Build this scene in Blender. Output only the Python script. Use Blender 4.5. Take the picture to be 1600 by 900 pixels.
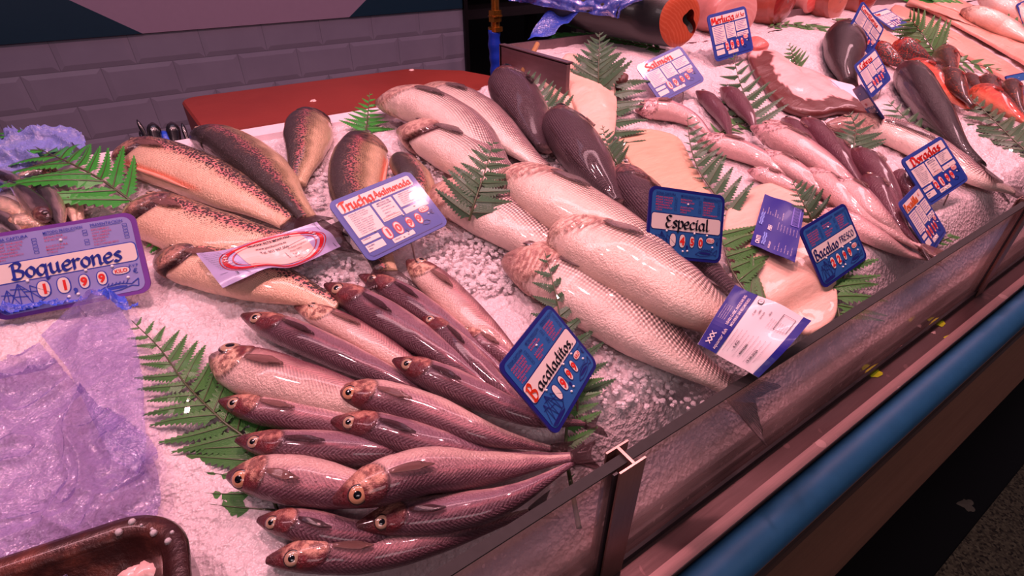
import bpy, math, random
import numpy as np
from mathutils import Vector, noise as mnoise
R = math.radians
random.seed(7)
for _o in list(bpy.data.objects):
    bpy.data.objects.remove(_o)
scn = bpy.context.scene
COL = scn.collection

# ------------------------------------------------------------------ camera
F = 820.0; PITCH = 34.33; AZ = 56.0; CAMZ = 1.5
cd = bpy.data.cameras.new('camera'); cam = bpy.data.objects.new('camera', cd); COL.objects.link(cam)
cam.location = (0, 0, CAMZ); cam.rotation_euler = (R(90-PITCH), 0, R(AZ-90))
cd.sensor_width = 36; cd.lens = 36*F/1600; cd.clip_start = .02
scn.camera = cam

# ------------------------------------------------------------------ world, exposure
scn.view_settings.view_transform = 'Standard'; scn.view_settings.look = 'None'
scn.view_settings.gamma = 1; scn.view_settings.use_curve_mapping = False
scn.view_settings.exposure = 0.0
w = bpy.data.worlds.new('market_hall'); scn.world = w; w.use_nodes = True
w.node_tree.nodes['Background'].inputs[0].default_value = (.55, .42, .55, 1)
w.node_tree.nodes['Background'].inputs[1].default_value = .10

# ------------------------------------------------------------------ lamps over the counter, plus two added fills
def lamp(kind, name, loc, target, energy, color, size, cone=None, blend=.6):
    l = bpy.data.lights.new(name, kind); o = bpy.data.objects.new(name, l); COL.objects.link(o)
    o.location = loc; l.energy = energy; l.color = color
    if kind == 'SPOT': l.shadow_soft_size = size; l.spot_size = R(cone); l.spot_blend = blend
    elif kind == 'AREA': l.shape = 'RECTANGLE'; l.size = size[0]; l.size_y = size[1]
    d = Vector(target)-Vector(loc); o.rotation_euler = d.to_track_quat('-Z', 'Y').to_euler()
    return o
PINK = (1.0, .44, .49)
for i in range(9):
    x = -.35+.55*i
    lamp('SPOT', 'counter_spot', (x, .50, 2.32), (x+.02, .55, 1.1), (22 if i == 0 else 29) if x < 1.2 else 33, PINK if i > 0 else (1, .50, .56), .035, 100, .7)
lamp('AREA', 'counter_tube', (1.4, .75, 2.45), (1.4, .65, 1.1), 24, (1, .52, .60), (4.6, .12))
lamp('AREA', 'aisle_fill', (-.6, -1.6, 2.8), (.7, .4, 1.0), 12, (1, .74, .78), (1.4, .6))  # unseen fill added on the aisle side to brighten the ice front
lamp('AREA', 'wall_fill', (.3, 1.2, 2.9), (.2, 1.7, 1.3), 3.2, (.80, .66, 1.0), (1.8, .3))  # unseen purple fill added to lift the back wall

# ------------------------------------------------------------------ small helpers
def lin(c):
    return tuple(((v/255.)/12.92 if v/255. <= .04045 else ((v/255.+.055)/1.055)**2.4) for v in c)
def ray(px, py):
    p, a = R(PITCH), R(AZ); cy = 450-py; r = px-800
    f = F*math.cos(p)+cy*math.sin(p); u = cy*math.cos(p)-F*math.sin(p)
    return np.array([f*math.cos(a)+r*math.sin(a), f*math.sin(a)-r*math.cos(a), u])
def sm(x):
    x = min(1., max(0., x)); return x*x*(3-2*x)
def iceH(x, y):                                     # the bed slopes up to the back, mounded on the right
    return 1.08+.15*y-.016*sm((y-.86)/.1)*(1-sm((x-.5)/.2))+.05*sm((y-.62)/.3)*sm((x-.5)/.2)-.095*sm((.262-y)/.085)
ICEN = Vector((0, -.148, .989)).normalized()
def U(px, py, h=0.):
    d = ray(px, py); t = .0007
    for _ in range(30):
        x, y, z = d*t; z += CAMZ
        y2 = min(max(y, .24), 1.05)
        g = z-(iceH(x, y2)+h)
        t += g/(-d[2]+.15*d[1])*.9
    q = d*t; return Vector((q[0], q[1], q[2]+CAMZ))
def onY(px, py, Y):
    d = ray(px, py); t = Y/d[1]; return Vector((d[0]*t, Y, d[2]*t+CAMZ))
def onZ(px, py, z):
    d = ray(px, py); t = (z-CAMZ)/d[2]; return Vector((d[0]*t, d[1]*t, z))
def mpp(p):                                         # metres per pixel at a point
    d = np.array([math.cos(R(PITCH))*math.cos(R(AZ)), math.cos(R(PITCH))*math.sin(R(AZ)), -math.sin(R(PITCH))])
    return float(np.dot(d, np.array(p)-np.array([0, 0, CAMZ])))/F
def camdir(p):
    return (Vector((0, 0, CAMZ))-Vector(p)).normalized()

def tag(o, label=None, cat=None, group=None, kind=None):
    if label: o['label'] = label
    if cat: o['category'] = cat
    if group: o['group'] = group
    if kind: o['kind'] = kind
    return o
def thing(name, loc, label, cat, group=None):
    o = bpy.data.objects.new(name, None); COL.objects.link(o); o.location = loc; o.empty_display_size = .01
    return tag(o, label, cat, group)
def wloc(o):
    v = Vector((0, 0, 0))
    while o is not None: v += o.location; o = o.parent
    return v
def mesh(name, V, Fc, mat, parent=None, smooth=True, loc=None, col=None, uv=None, attr=None, mats=None, fm=None):
    org = wloc(parent) if parent is not None else (Vector(loc) if loc is not None else Vector((0, 0, 0)))
    me = bpy.data.meshes.new(name)
    me.from_pydata([(v[0]-org[0], v[1]-org[1], v[2]-org[2]) for v in V], [], [tuple(int(i) for i in f) for f in Fc])
    for m in (mats or [mat]): me.materials.append(m)
    if fm is not None: me.polygons.foreach_set('material_index', fm)
    me.polygons.foreach_set('use_smooth', [smooth]*len(me.polygons))
    if col is not None:
        a = me.color_attributes.new('Col', 'FLOAT_COLOR', 'POINT')
        c4 = np.ones((len(V), 4), dtype=np.float32); c = np.asarray(col); c4[:, :c.shape[1]] = c
        a.data.foreach_set('color', c4.ravel())
    if attr is not None:
        for k, v in attr.items():
            a = me.attributes.new(k, 'FLOAT', 'POINT'); a.data.foreach_set('value', np.asarray(v, dtype=np.float32))
    if uv is not None:
        l = me.uv_layers.new(name='UVMap'); uv = np.asarray(uv, dtype=np.float32)
        idx = np.zeros(len(me.loops), dtype=np.int32); me.loops.foreach_get('vertex_index', idx)
        l.data.foreach_set('uv', uv[idx].ravel())
    me.update()
    o = bpy.data.objects.new(name, me); COL.objects.link(o)
    if parent is not None: o.parent = parent
    elif loc is not None: o.location = loc
    return o
def box(V, Fc, a, b):
    n = len(V); x0, y0, z0 = a; x1, y1, z1 = b
    V += [(x0, y0, z0), (x1, y0, z0), (x1, y1, z0), (x0, y1, z0), (x0, y0, z1), (x1, y0, z1), (x1, y1, z1), (x0, y1, z1)]
    Fc += [tuple(n+i for i in f) for f in ((0, 3, 2, 1), (4, 5, 6, 7), (0, 1, 5, 4), (1, 2, 6, 5), (2, 3, 7, 6), (3, 0, 4, 7))]
def catmull(P, n):
    P = [np.array(p, dtype=float) for p in P]
    if len(P) == 2: return np.array([P[0]+(P[1]-P[0])*i/(n-1) for i in range(n)])
    Q = [2*P[0]-P[1]]+P+[2*P[-1]-P[-2]]; out = []
    for i in range(1, len(Q)-2):
        for k in range(16):
            t = k/16.; a, b, c, d = Q[i-1], Q[i], Q[i+1], Q[i+2]
            out.append(.5*((2*b)+(-a+c)*t+(2*a-5*b+4*c-d)*t*t+(-a+3*b-3*c+d)*t**3))
    out.append(P[-1]); out = np.array(out)
    s = np.concatenate([[0], np.cumsum(np.linalg.norm(np.diff(out, axis=0), axis=1))])
    q = np.linspace(0, s[-1], n) if np.isscalar(n) else np.asarray(n)*s[-1]
    return np.stack([np.interp(q, s, out[:, k]) for k in range(out.shape[1])], 1)
def tube(V, Fc, pts, rad, seg=8, cap=True):
    pts = [Vector(p) for p in pts]; n0 = len(V)
    for i, p in enumerate(pts):
        d = (pts[min(i+1, len(pts)-1)]-pts[max(i-1, 0)]).normalized()
        a = d.orthogonal() if i == 0 else (pa-d*pa.dot(d))
        a = a.normalized(); pa = a; b = d.cross(a); r = rad[i] if hasattr(rad, '__len__') else rad
        for k in range(seg):
            q = 2*math.pi*k/seg; v = p+a*(r*math.cos(q))+b*(r*math.sin(q)); V.append(tuple(v))
    for i in range(len(pts)-1):
        for k in range(seg):
            a = n0+i*seg+k; b = n0+i*seg+(k+1) % seg; Fc.append((a, b, b+seg, a+seg))
    if cap:
        Fc.append(tuple(n0+k for k in range(seg-1, -1, -1))); m = n0+(len(pts)-1)*seg; Fc.append(tuple(m+k for k in range(seg)))
def prism_x(V, Fc, prof, x0, x1, nx=2, closed=True):
    n0 = len(V); m = len(prof)
    for i in range(nx):
        x = x0+(x1-x0)*i/(nx-1)
        for (y, z) in prof: V.append((x, y, z))
    for i in range(nx-1):
        for k in range(m if closed else m-1):
            a = n0+i*m+k; b = n0+i*m+(k+1) % m; Fc.append((a, b, b+m, a+m))
    if closed:
        Fc.append(tuple(n0+k for k in range(m-1, -1, -1))); q = n0+(nx-1)*m; Fc.append(tuple(q+k for k in range(m)))

# ------------------------------------------------------------------ node materials
class NT:
    def __init__(s, name):
        s.m = bpy.data.materials.new(name); s.m.use_nodes = True; s.t = s.m.node_tree; s.n = s.t.nodes
        s.b = s.n['Principled BSDF']; s.out = s.n['Material Output']
    def node(s, t, **kw):
        n = s.n.new(t)
        for k, v in kw.items():
            if k.startswith('i_'): n.inputs[k[2:].replace('_', ' ')].default_value = v
            else: setattr(n, k, v)
        return n
    def link(s, a, b): s.t.links.new(a, b)
    def math(s, op, a, b=None, c=None, clamp=False):
        n = s.n.new('ShaderNodeMath'); n.operation = op; n.use_clamp = clamp
        for i, v in enumerate((a, b, c)):
            if v is None: continue
            if isinstance(v, (int, float)): n.inputs[i].default_value = v
            else: s.link(v, n.inputs[i])
        return n.outputs[0]
    def mix(s, f, a, b, blend='MIX'):
        n = s.n.new('ShaderNodeMix'); n.data_type = 'RGBA'; n.blend_type = blend
        for i, v in ((0, f), (6, a), (7, b)):
            if isinstance(v, (int, float)): n.inputs[i].default_value = v
            elif isinstance(v, tuple): n.inputs[i].default_value = (*v[:3], 1)
            else: s.link(v, n.inputs[i])
        return n.outputs[2]
    def noise(s, scale, detail=3, rough=.5, vec=None):
        n = s.node('ShaderNodeTexNoise'); n.inputs['Scale'].default_value = scale
        n.inputs['Detail'].default_value = detail; n.inputs['Roughness'].default_value = rough
        if vec is not None: s.link(vec, n.inputs['Vector'])
        return n.outputs['Fac']
    def obj(s):
        return s.node('ShaderNodeTexCoord').outputs['Object']
    def ramp(s, f, stops):
        n = s.node('ShaderNodeValToRGB'); e = n.color_ramp.elements
        while len(e) < len(stops): e.new(.5)
        for i, (p, c) in enumerate(stops): e[i].position = p; e[i].color = (*c[:3], 1)
        s.link(f, n.inputs[0]); return n.outputs[0]
    def bump(s, h, strength=.3, dist=.002):
        n = s.node('ShaderNodeBump'); n.inputs['Strength'].default_value = strength; n.inputs['Distance'].default_value = dist
        s.link(h, n.inputs['Height'])
        if s.b.inputs['Normal'].is_linked:
            s.link(s.b.inputs['Normal'].links[0].from_socket, n.inputs['Normal'])
        s.link(n.outputs[0], s.b.inputs['Normal'])
    def set(s, **kw):
        for k, v in kw.items():
            i = s.b.inputs[k.replace('_', ' ')]
            if isinstance(v, (int, float)): i.default_value = v
            elif isinstance(v, tuple): i.default_value = (*v[:3], 1) if i.type == 'RGBA' else v
            else: s.link(v, i)
        return s
_mc = {}
def plain(name, c, rough=.4, nz=.12, metal=0., coat=0., scale=60, bump=0., spec=.5):
    if name in _mc: return _mc[name]
    t = NT(name); c = lin(c); o = t.obj(); f = t.noise(scale, 4, .6, o)
    t.set(Base_Color=t.mix(f, tuple(v*(1-nz) for v in c), tuple(min(1, v*(1+nz)) for v in c)), Roughness=rough, Metallic=metal, Coat_Weight=coat, Specular_IOR_Level=spec)
    t.b.inputs['Coat Roughness'].default_value = .08
    if bump: t.bump(t.noise(scale*2, 4, .6, o), bump, .001)
    _mc[name] = t.m; return t.m
# ------------------------------------------------------------------ setting materials
def m_tiles():
    t = NT('bevelled_tiles'); sx = t.node('ShaderNodeSeparateXYZ'); t.link(t.node('ShaderNodeNewGeometry').outputs['Position'], sx.inputs[0])
    TW, TH = .157, .0815
    z = t.math('DIVIDE', t.math('SUBTRACT', sx.outputs[2], 1.2195), TH)
    row = t.math('FLOOR', z); fz = t.math('SUBTRACT', z, row)
    par = t.math('FLOORED_MODULO', row, 2)
    x = t.math('ADD', t.math('DIVIDE', t.math('ADD', sx.outputs[0], .151), TW), t.math('MULTIPLY', par, .5))
    fx = t.math('FRACT', x)
    dx = t.math('MULTIPLY', t.math('MINIMUM', fx, t.math('SUBTRACT', 1., fx)), TW)
    dz = t.math('MULTIPLY', t.math('MINIMUM', fz, t.math('SUBTRACT', 1., fz)), TH)
    d = t.math('MINIMUM', dx, dz)
    h = t.math('MINIMUM', t.math('DIVIDE', d, .012), 1., clamp=True)
    g = t.math('LESS_THAN', d, .0009)
    n = t.noise(9, 4, .6, t.obj())
    base = t.mix(n, lin((138, 128, 148)), lin((160, 150, 170)))
    t.set(Base_Color=t.mix(t.math('MULTIPLY', g, .45), base, lin((90, 84, 96))), Roughness=.28)
    t.bump(h, .45, .005); return t.m
def m_ice():
    t = NT('crushed_ice'); o = t.obj()
    v = t.node('ShaderNodeTexVoronoi'); v.inputs['Scale'].default_value = 170; t.link(o, v.inputs['Vector'])
    v2 = t.node('ShaderNodeTexVoronoi'); v2.inputs['Scale'].default_value = 420; t.link(o, v2.inputs['Vector'])
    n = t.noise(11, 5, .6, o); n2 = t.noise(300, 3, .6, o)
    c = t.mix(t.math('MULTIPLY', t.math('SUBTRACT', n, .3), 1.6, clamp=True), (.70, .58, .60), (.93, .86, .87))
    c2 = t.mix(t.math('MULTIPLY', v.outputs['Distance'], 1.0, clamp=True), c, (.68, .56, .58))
    t.set(Base_Color=c2, Roughness=.28, Specular_IOR_Level=.5, Subsurface_Weight=.25, Subsurface_Radius=(.01, .008, .008), Subsurface_Scale=.6)
    t.bump(v.outputs['Distance'], .55, .004); t.bump(v2.outputs['Distance'], .5, .0016); t.bump(n2, .3, .001)
    return t.m
def m_steel(name, c, rough=.3, streak=(1, 40, 40), spots=False, metal=.85):
    t = NT(name); mp = t.node('ShaderNodeMapping'); t.link(t.node('ShaderNodeNewGeometry').outputs['Position'], mp.inputs[0]); mp.inputs['Scale'].default_value = streak
    n = t.noise(8, 5, .6, mp.outputs[0]); p = t.noise(18, 5, .65)
    c = lin(c); col = t.mix(n, tuple(v*.75 for v in c), tuple(min(1, v*1.2) for v in c))
    col = t.mix(t.math('MULTIPLY', p, .35), col, tuple(v*.6 for v in c))
    rr = t.math('ADD', rough, t.math('MULTIPLY', p, .18))
    if spots:
        g = t.node('ShaderNodeNewGeometry').outputs['Position']
        v = t.node('ShaderNodeTexVoronoi'); v.inputs['Scale'].default_value = 34; t.link(g, v.inputs['Vector'])
        s = t.math('MULTIPLY', t.math('LESS_THAN', v.outputs['Distance'], .26), t.math('GREATER_THAN', t.noise(9, 2, .5, g), .56))
        col = t.mix(t.math('MULTIPLY', s, .5), col, tuple(min(1, v*1.9) for v in c))
    t.set(Base_Color=col, Roughness=rr, Metallic=metal); t.bump(n, .08, .001); return t.m
def m_glass():
    t = NT('wet_glass'); t.n.remove(t.b)
    tr = t.node('ShaderNodeBsdfTransparent'); tr.inputs[0].default_value = (.84, .80, .80, 1)
    gl = t.node('ShaderNodeBsdfGlossy'); gl.inputs['Roughness'].default_value = .06
    df = t.node('ShaderNodeBsdfTranslucent'); df.inputs[0].default_value = (*lin((215, 195, 190)), 1)
    g = t.node('ShaderNodeNewGeometry').outputs['Position']
    mp = t.node('ShaderNodeMapping'); t.link(g, mp.inputs[0]); mp.inputs['Scale'].default_value = (130, 130, 55); mp.inputs['Rotation'].default_value = (0, .5, 0)
    v = t.node('ShaderNodeTexVoronoi'); t.link(mp.outputs[0], v.inputs['Vector']); v.inputs['Scale'].default_value = 1
    drops = t.math('MULTIPLY', t.math('LESS_THAN', v.outputs['Distance'], .22), t.math('GREATER_THAN', t.noise(26, 3, .6, g), .55))
    haze = t.math('ADD', t.math('MULTIPLY', t.noise(10, 5, .6, g), .42), t.math('MULTIPLY', drops, .25), clamp=True)
    fr = t.node('ShaderNodeFresnel'); fr.inputs[0].default_value = 1.45
    b = t.node('ShaderNodeBump'); b.inputs['Strength'].default_value = .5; b.inputs['Distance'].default_value = .001; t.link(drops, b.inputs['Height'])
    t.link(b.outputs[0], gl.inputs['Normal']); 
    m1 = t.node('ShaderNodeMixShader'); t.link(haze, m1.inputs[0]); t.link(tr.outputs[0], m1.inputs[1]); t.link(df.outputs[0], m1.inputs[2])
    m2 = t.node('ShaderNodeMixShader'); t.link(t.math('MULTIPLY', fr.outputs[0], t.math('SUBTRACT', 1., t.node('ShaderNodeNewGeometry').outputs['Backfacing'])), m2.inputs[0]); t.link(m1.outputs[0], m2.inputs[1]); t.link(gl.outputs[0], m2.inputs[2])
    t.link(m2.outputs[0], t.out.inputs[0]); return t.m
def m_film(name, c, op=.35, rough=.15):
    t = NT(name); t.n.remove(t.b)
    tr = t.node('ShaderNodeBsdfTransparent'); tr.inputs[0].default_value = (*[min(1, v**.35) for v in lin(c)], 1)
    gl = t.node('ShaderNodeBsdfGlossy'); gl.inputs['Roughness'].default_value = rough; gl.inputs[0].default_value = (1, .95, 1, 1)
    df = t.node('ShaderNodeBsdfDiffuse'); df.inputs[0].default_value = (*lin(c), 1)
    o = t.obj(); n = t.noise(16, 6, .65, o); n2 = t.noise(45, 5, .7, o)
    b = t.node('ShaderNodeBump'); b.inputs['Strength'].default_value = .9; b.inputs['Distance'].default_value = .012; t.link(t.math('ADD', n, t.math('MULTIPLY', n2, .4)), b.inputs['Height'])
    t.link(b.outputs[0], gl.inputs['Normal']); t.link(b.outputs[0], df.inputs['Normal'])
    lw = t.node('ShaderNodeLayerWeight'); lw.inputs[0].default_value = .35; t.link(b.outputs[0], lw.inputs['Normal'])
    m1 = t.node('ShaderNodeMixShader'); t.link(t.math('ADD', op*.6, t.math('MULTIPLY', lw.outputs['Facing'], op), clamp=True), m1.inputs[0]); t.link(tr.outputs[0], m1.inputs[1]); t.link(df.outputs[0], m1.inputs[2])
    m2 = t.node('ShaderNodeMixShader'); t.link(t.math('ADD', .07, t.math('MULTIPLY', lw.outputs['Fresnel'], .35)), m2.inputs[0]); t.link(m1.outputs[0], m2.inputs[1]); t.link(gl.outputs[0], m2.inputs[2])
    t.link(m2.outputs[0], t.out.inputs[0]); return t.m
def m_terrazzo():
    t = NT('terrazzo'); o = t.node('ShaderNodeNewGeometry').outputs['Position']
    v = t.node('ShaderNodeTexVoronoi'); v.inputs['Scale'].default_value = 170; t.link(o, v.inputs['Vector'])
    s = t.node('ShaderNodeSeparateColor'); t.link(v.outputs['Color'], s.inputs[0])
    t.set(Base_Color=t.ramp(s.outputs[0], [(0, lin((60, 48, 40))), (.35, lin((120, 104, 84))), (1, lin((168, 150, 122)))]), Roughness=.45); return t.m
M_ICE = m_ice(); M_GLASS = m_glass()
M_TUBE = m_steel('gutter_steel', (112, 84, 84), .24, (3, 60, 60), True, .45)
M_FASCIA = m_steel('fascia_steel', (120, 100, 92), .30, (1.5, 90, 90), False, .9)
M_DARKST = m_steel('dark_steel', (84, 74, 80), .35, (2, 30, 30), False, .6)
M_BRACK = m_steel('bracket_steel', (178, 140, 130), .22, (30, 30, 2))
M_EDGE = plain('glass_edge', (46, 44, 44), .6, .3, scale=120, spec=.2)
M_BLUEBAR = plain('blue_bumper', (36, 88, 124), .5, .15, coat=.0, scale=40, spec=.2)
M_BLACK = plain('black_plinth', (22, 18, 18), .4)
M_WHITEP = plain('white_tray', (232, 214, 220), .35)

# ------------------------------------------------------------------ the setting
X0, X1 = -1.3, 4.6
V, Fc = [], []; box(V, Fc, (X0-1, -.03-.002, -.04), (X1, 3.0, 0.0)); tag(mesh('floor', V, Fc, M_BLACK, smooth=False), kind='structure')
V, Fc = [], []; box(V, Fc, (X0-1, -3.0, -.04), (X1, -.032, 0.004)); tag(mesh('floor_aisle', V, Fc, m_terrazzo(), smooth=False), kind='structure')
V, Fc = [], []; box(V, Fc, (X0-1, 1.70, 0), (.95, 1.76, 2.9)); o = tag(mesh('wall_back', V, Fc, m_tiles(), smooth=False), kind='structure')
V, Fc = [], []; box(V, Fc, (.951, 1.69, 0), (.965, 1.765, 2.9)); tag(mesh('trim_1', V, Fc, plain('black_trim', (20, 16, 20), .4), smooth=False), kind='structure')
V, Fc = [], []; box(V, Fc, (.6, 3.0, 0), (X1+1.5, 3.05, 2.9)); tag(mesh('wall_far', V, Fc, plain('dark_wall', (34, 28, 34), .7), smooth=False), kind='structure')
V, Fc = [], []; box(V, Fc, (X0-1.05, -3, 0), (X0-1, 3.05, 2.9)); tag(mesh('wall_left', V, Fc, plain('dark_wall', (34, 28, 34), .7), smooth=False), kind='structure')
# poster strip glued over the tiles
def polyplate(name, pts, y0, y1, mat, parent=None):
    n = len(pts); V = [(p[0], y0, p[1]) for p in pts]+[(p[0], y1, p[1]) for p in pts]
    Fs = [tuple(range(n)), tuple(range(2*n-1, n-1, -1))]+[(i, (i+1) % n, n+(i+1) % n, n+i) for i in range(n)]
    return mesh(name, V, Fs, mat, parent, smooth=False)
pan = thing('wall_poster', (-.2, 1.697, 1.2875), 'mauve wall panel with dark teal triangles above the grey tiles', 'wall panel')
polyplate('panel', [(-2.3, 1.2875), (.948, 1.2875), (.948, 2.6), (-2.3, 2.6)], 1.6985, 1.6955, plain('mauve_vinyl', (172, 142, 166), .55, .05), pan)
def wxz(px, py): p = onY(px, py, 1.695); return (p.x, p.z)
a = wxz(222, 50.5); b = wxz(108, 0); k = (b[0]-a[0])/(b[1]-a[1])
polyplate('teal_shape', [(-2.3, 1.2875), (a[0], 1.2875), (b[0], b[1]), (b[0]+k*.9, b[1]+.9), (-2.3, b[1]+.9)], 1.6954, 1.6945, plain('teal_vinyl', (10, 50, 70), .5, .06), pan)
a = wxz(545, 21.5); b = wxz(572, 0); k = (b[0]-a[0])/(b[1]-a[1])
polyplate('teal_shape', [(a[0], 1.2875), (.948, 1.2875), (.948, b[1]+.8), (b[0]+k*.8, b[1]+.8), (b[0], b[1])], 1.6954, 1.6945, plain('teal_vinyl', (10, 50, 70), .5, .06), pan)
# dark equipment behind on the right
V, Fc = [], []
for z in (1.36, 1.2, .8): box(V, Fc, (1.0, 2.05, z), (2.6, 2.5, z+.035))
for x in (1.0, 1.75, 2.55): box(V, Fc, (x, 2.06, 0), (x+.05, 2.1, 1.36)); box(V, Fc, (x, 2.44, 0), (x+.05, 2.48, 1.36))
rack = thing('storage_rack', (1.7, 2.2, 0), 'dark steel shelf rack in shadow behind the hanging blue hose', 'rack')
mesh('frame', V, Fc, M_DARKST, rack, smooth=False)
# work counter behind the tray (cupboard carrying the red board)
# ------------------------------------------------------------------ refrigerated counter
ctr = thing('display_counter', (1.5, .5, 0), 'long steel fish counter with blue bumper bar along its front', 'counter')
V, Fc = [], []
g = [(.176, .985), (.172, .9815), (.144, .9815), (.142, .984), (.130, .984), (.130, .940), (.20, .940), (.20, .975), (.176, .975)]
prism_x(V, Fc, g, X0, X1); mesh('gutter', V, Fc, M_TUBE, ctr, smooth=False)
V, Fc = [], []; box(V, Fc, (X0, .1305, .9842), (X1, .1425, .9875)); mesh('gutter_ledge', V, Fc, m_steel('ledge_steel', (205, 160, 158), .3, (3, 50, 50), True, .3), ctr, smooth=False)
V, Fc = [], []
c = [(.1115+.0215*math.cos(q), .9655+.0225*math.sin(q)) for q in [2*math.pi*i/28 for i in range(28)]]
prism_x(V, Fc, c, X0, X1, 2); mesh('bumper_bar', V, Fc, M_BLUEBAR, ctr)
V, Fc = [], []
fp = [(.125, .955), (.104, .952), (.100, .945), (.100, .90), (.103, .897), (.112, .895), (.112, .862), (.103, .86), (.100, .855), (.100, .80), (.098, .76), (.094, .72), (.087, .675), (.081, .64), (.077, .605), (.076, .585), (.078, .565), (.084, .553), (.10, .548), (.30, .548), (.30, .56), (.20, .60), (.20, .93), (.15, .955)]
prism_x(V, Fc, fp, X0, X1); o = mesh('front_panel', V, Fc, M_FASCIA, ctr, smooth=False)
V, Fc = [], []; box(V, Fc, (X0, .30, 0), (X1, .32, .56)); box(V, Fc, (X0, .95, 0), (X1, .98, 1.15)); mesh('plinth', V, Fc, M_BLACK, ctr, smooth=False)
V, Fc = [], []   # tray floor and back lip
prism_x(V, Fc, [(.19, .975), (.19, .985), (.97, 1.10), (.985, 1.10), (.985, 1.09)], X0, X1)
mesh('tray_bottom', V, Fc, M_DARKST, ctr, smooth=False)
V, Fc = [], []
prism_x(V, Fc, [(.962, 1.08), (.962, 1.214), (.990, 1.220), (.992, 1.217), (.992, 1.08)], X0, .66)
mesh('back_rail', V, Fc, M_WHITEP, ctr, smooth=False)
V, Fc = [], []  # raised tray at right
box(V, Fc, (.654, .79, 1.08), (.662, 1.015, 1.298)); box(V, Fc, (.654, 1.010, 1.08), (X1, 1.018, 1.298)); box(V, Fc, (.654, .79, 1.296), (.668, 1.018, 1.300))
mesh('raised_tray', V, Fc, m_steel('tray_side', (150, 128, 132), .35, (20, 3, 20)), ctr, smooth=False)
V, Fc = [], []; box(V, Fc, (X0, .1695, .983), (X1, .178, 1.1495)); gl = mesh('glass_screen', V, Fc, M_GLASS, None, smooth=False)
tag(gl, 'low clear glass screen with water drops along the counter front', 'glass screen')
V, Fc = [], []; box(V, Fc, (X0, .1693, 1.1497), (X1, .1782, 1.1512)); mesh('glass_edge', V, Fc, M_EDGE, gl, smooth=False)
V, Fc = [], []; box(V, Fc, (X0, .1655, .9825), (X1, .1690, .992)); box(V, Fc, (X0, .1785, .98), (X1, .183, .992)); mesh('bottom_seal', V, Fc, plain('seal_rubber', (40, 32, 36), .5), gl, smooth=False)
def bracket(px, py, label):
    p = onZ(px, py, 1.152); x = p.x
    t = thing('glass_bracket', (x, .174, .985), label, 'bracket')
    V, Fc = [], []
    e = .0011
    for (a, b) in (((x-.016, .1625), (x+.012, .1625+e*1.6)), ((x-.012, .1822), (x+.012, .1822+e*1.6)), ((x-.0014, .1642), (x+.0014, .1822))):
        box(V, Fc, (a[0], a[1], .9835), (b[0], b[1], 1.1545))
    mesh('channel', V, Fc, M_BRACK, t, smooth=False)
    V, Fc = [], []; box(V, Fc, (x-.018, .1665, .985), (x-.0135, .1685, 1.149)); mesh('rubber_strip', V, Fc, plain('seal_rubber', (40, 32, 36), .5), t, smooth=False)
bracket(968, 705, 'steel H-shaped glass bracket in the foreground below the tail ends')
bracket(1608, 316, 'steel H-shaped glass bracket at the far right edge of the screen')
# thin yellow patches and pale scraps lying in the gutter
def blob(name, px, py, z, rx, ry, mat, label, cat, group=None, h=.0012, seed=0):
    p = onZ(px, py, z); rnd = random.Random(seed); n = 22
    V = [(p.x, p.y, z+h)]; ph = rnd.random()*6
    for ring, hh in ((.55, h), (1, 0.0)):
        for k in range(n):
            q = 2*math.pi*k/n; s = 1+.22*math.sin(3*q+ph)+.14*math.sin(5*q+2*ph)+.08*math.sin(9*q)
            V.append((p.x+rx*ring*s*math.cos(q), p.y+ry*ring*s*math.sin(q), z+hh))
    Fc = [(0, 1+k, 1+(k+1) % n) for k in range(n)]+[(1+k, 1+n+k, 1+n+(k+1) % n, 1+(k+1) % n) for k in range(n)]
    return tag(mesh(name, V, Fc, mat, None, loc=(p.x, p.y, z)), label, cat, group)
YEL = plain('flat_yellow', (225, 235, 20), .6, .3, scale=300)
blob('yellow_patch', 1362, 578, .9822, .017, .012, YEL, 'yellow patch in the gutter, the biggest and nearest of three', 'patch', 'yellow patches in the gutter', seed=1)
blob('yellow_patch', 1463, 503, .9822, .015, .010, YEL, 'yellow patch in the gutter beside the glass foot', 'patch', 'yellow patches in the gutter', seed=2)
blob('yellow_patch', 1488, 527, .9825, .014, .007, YEL, 'faint yellow patch in the gutter against the blue bar', 'patch', 'yellow patches in the gutter', seed=3)
SCR = plain('fish_scrap', (235, 190, 185), .3, .2, coat=.4)
blob('fish_scrap', 1459, 520, .9822, .004, .0025, SCR, 'pale fish scrap in the gutter between two yellow patches', 'scrap', 'fish scraps in the gutter', .002, 4)
blob('fish_scrap', 1566, 461, .9835, .006, .003, SCR, 'pink fish scrap in the gutter near the blue bar at far right', 'scrap', 'fish scraps in the gutter', .002, 5)
blob('fish_scrap', 1409, 542, .9822, .003, .002, SCR, 'tiny pale fish scrap in the gutter above the big yellow patch', 'scrap', 'fish scraps in the gutter', .002, 6)
blob('paper_scrap', 1511, 789, .0005, .025, .02, plain('scrap_paper', (150, 135, 120), .7), 'pale scrap of paper on the black floor', 'scrap', None, .002, 8)

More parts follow.
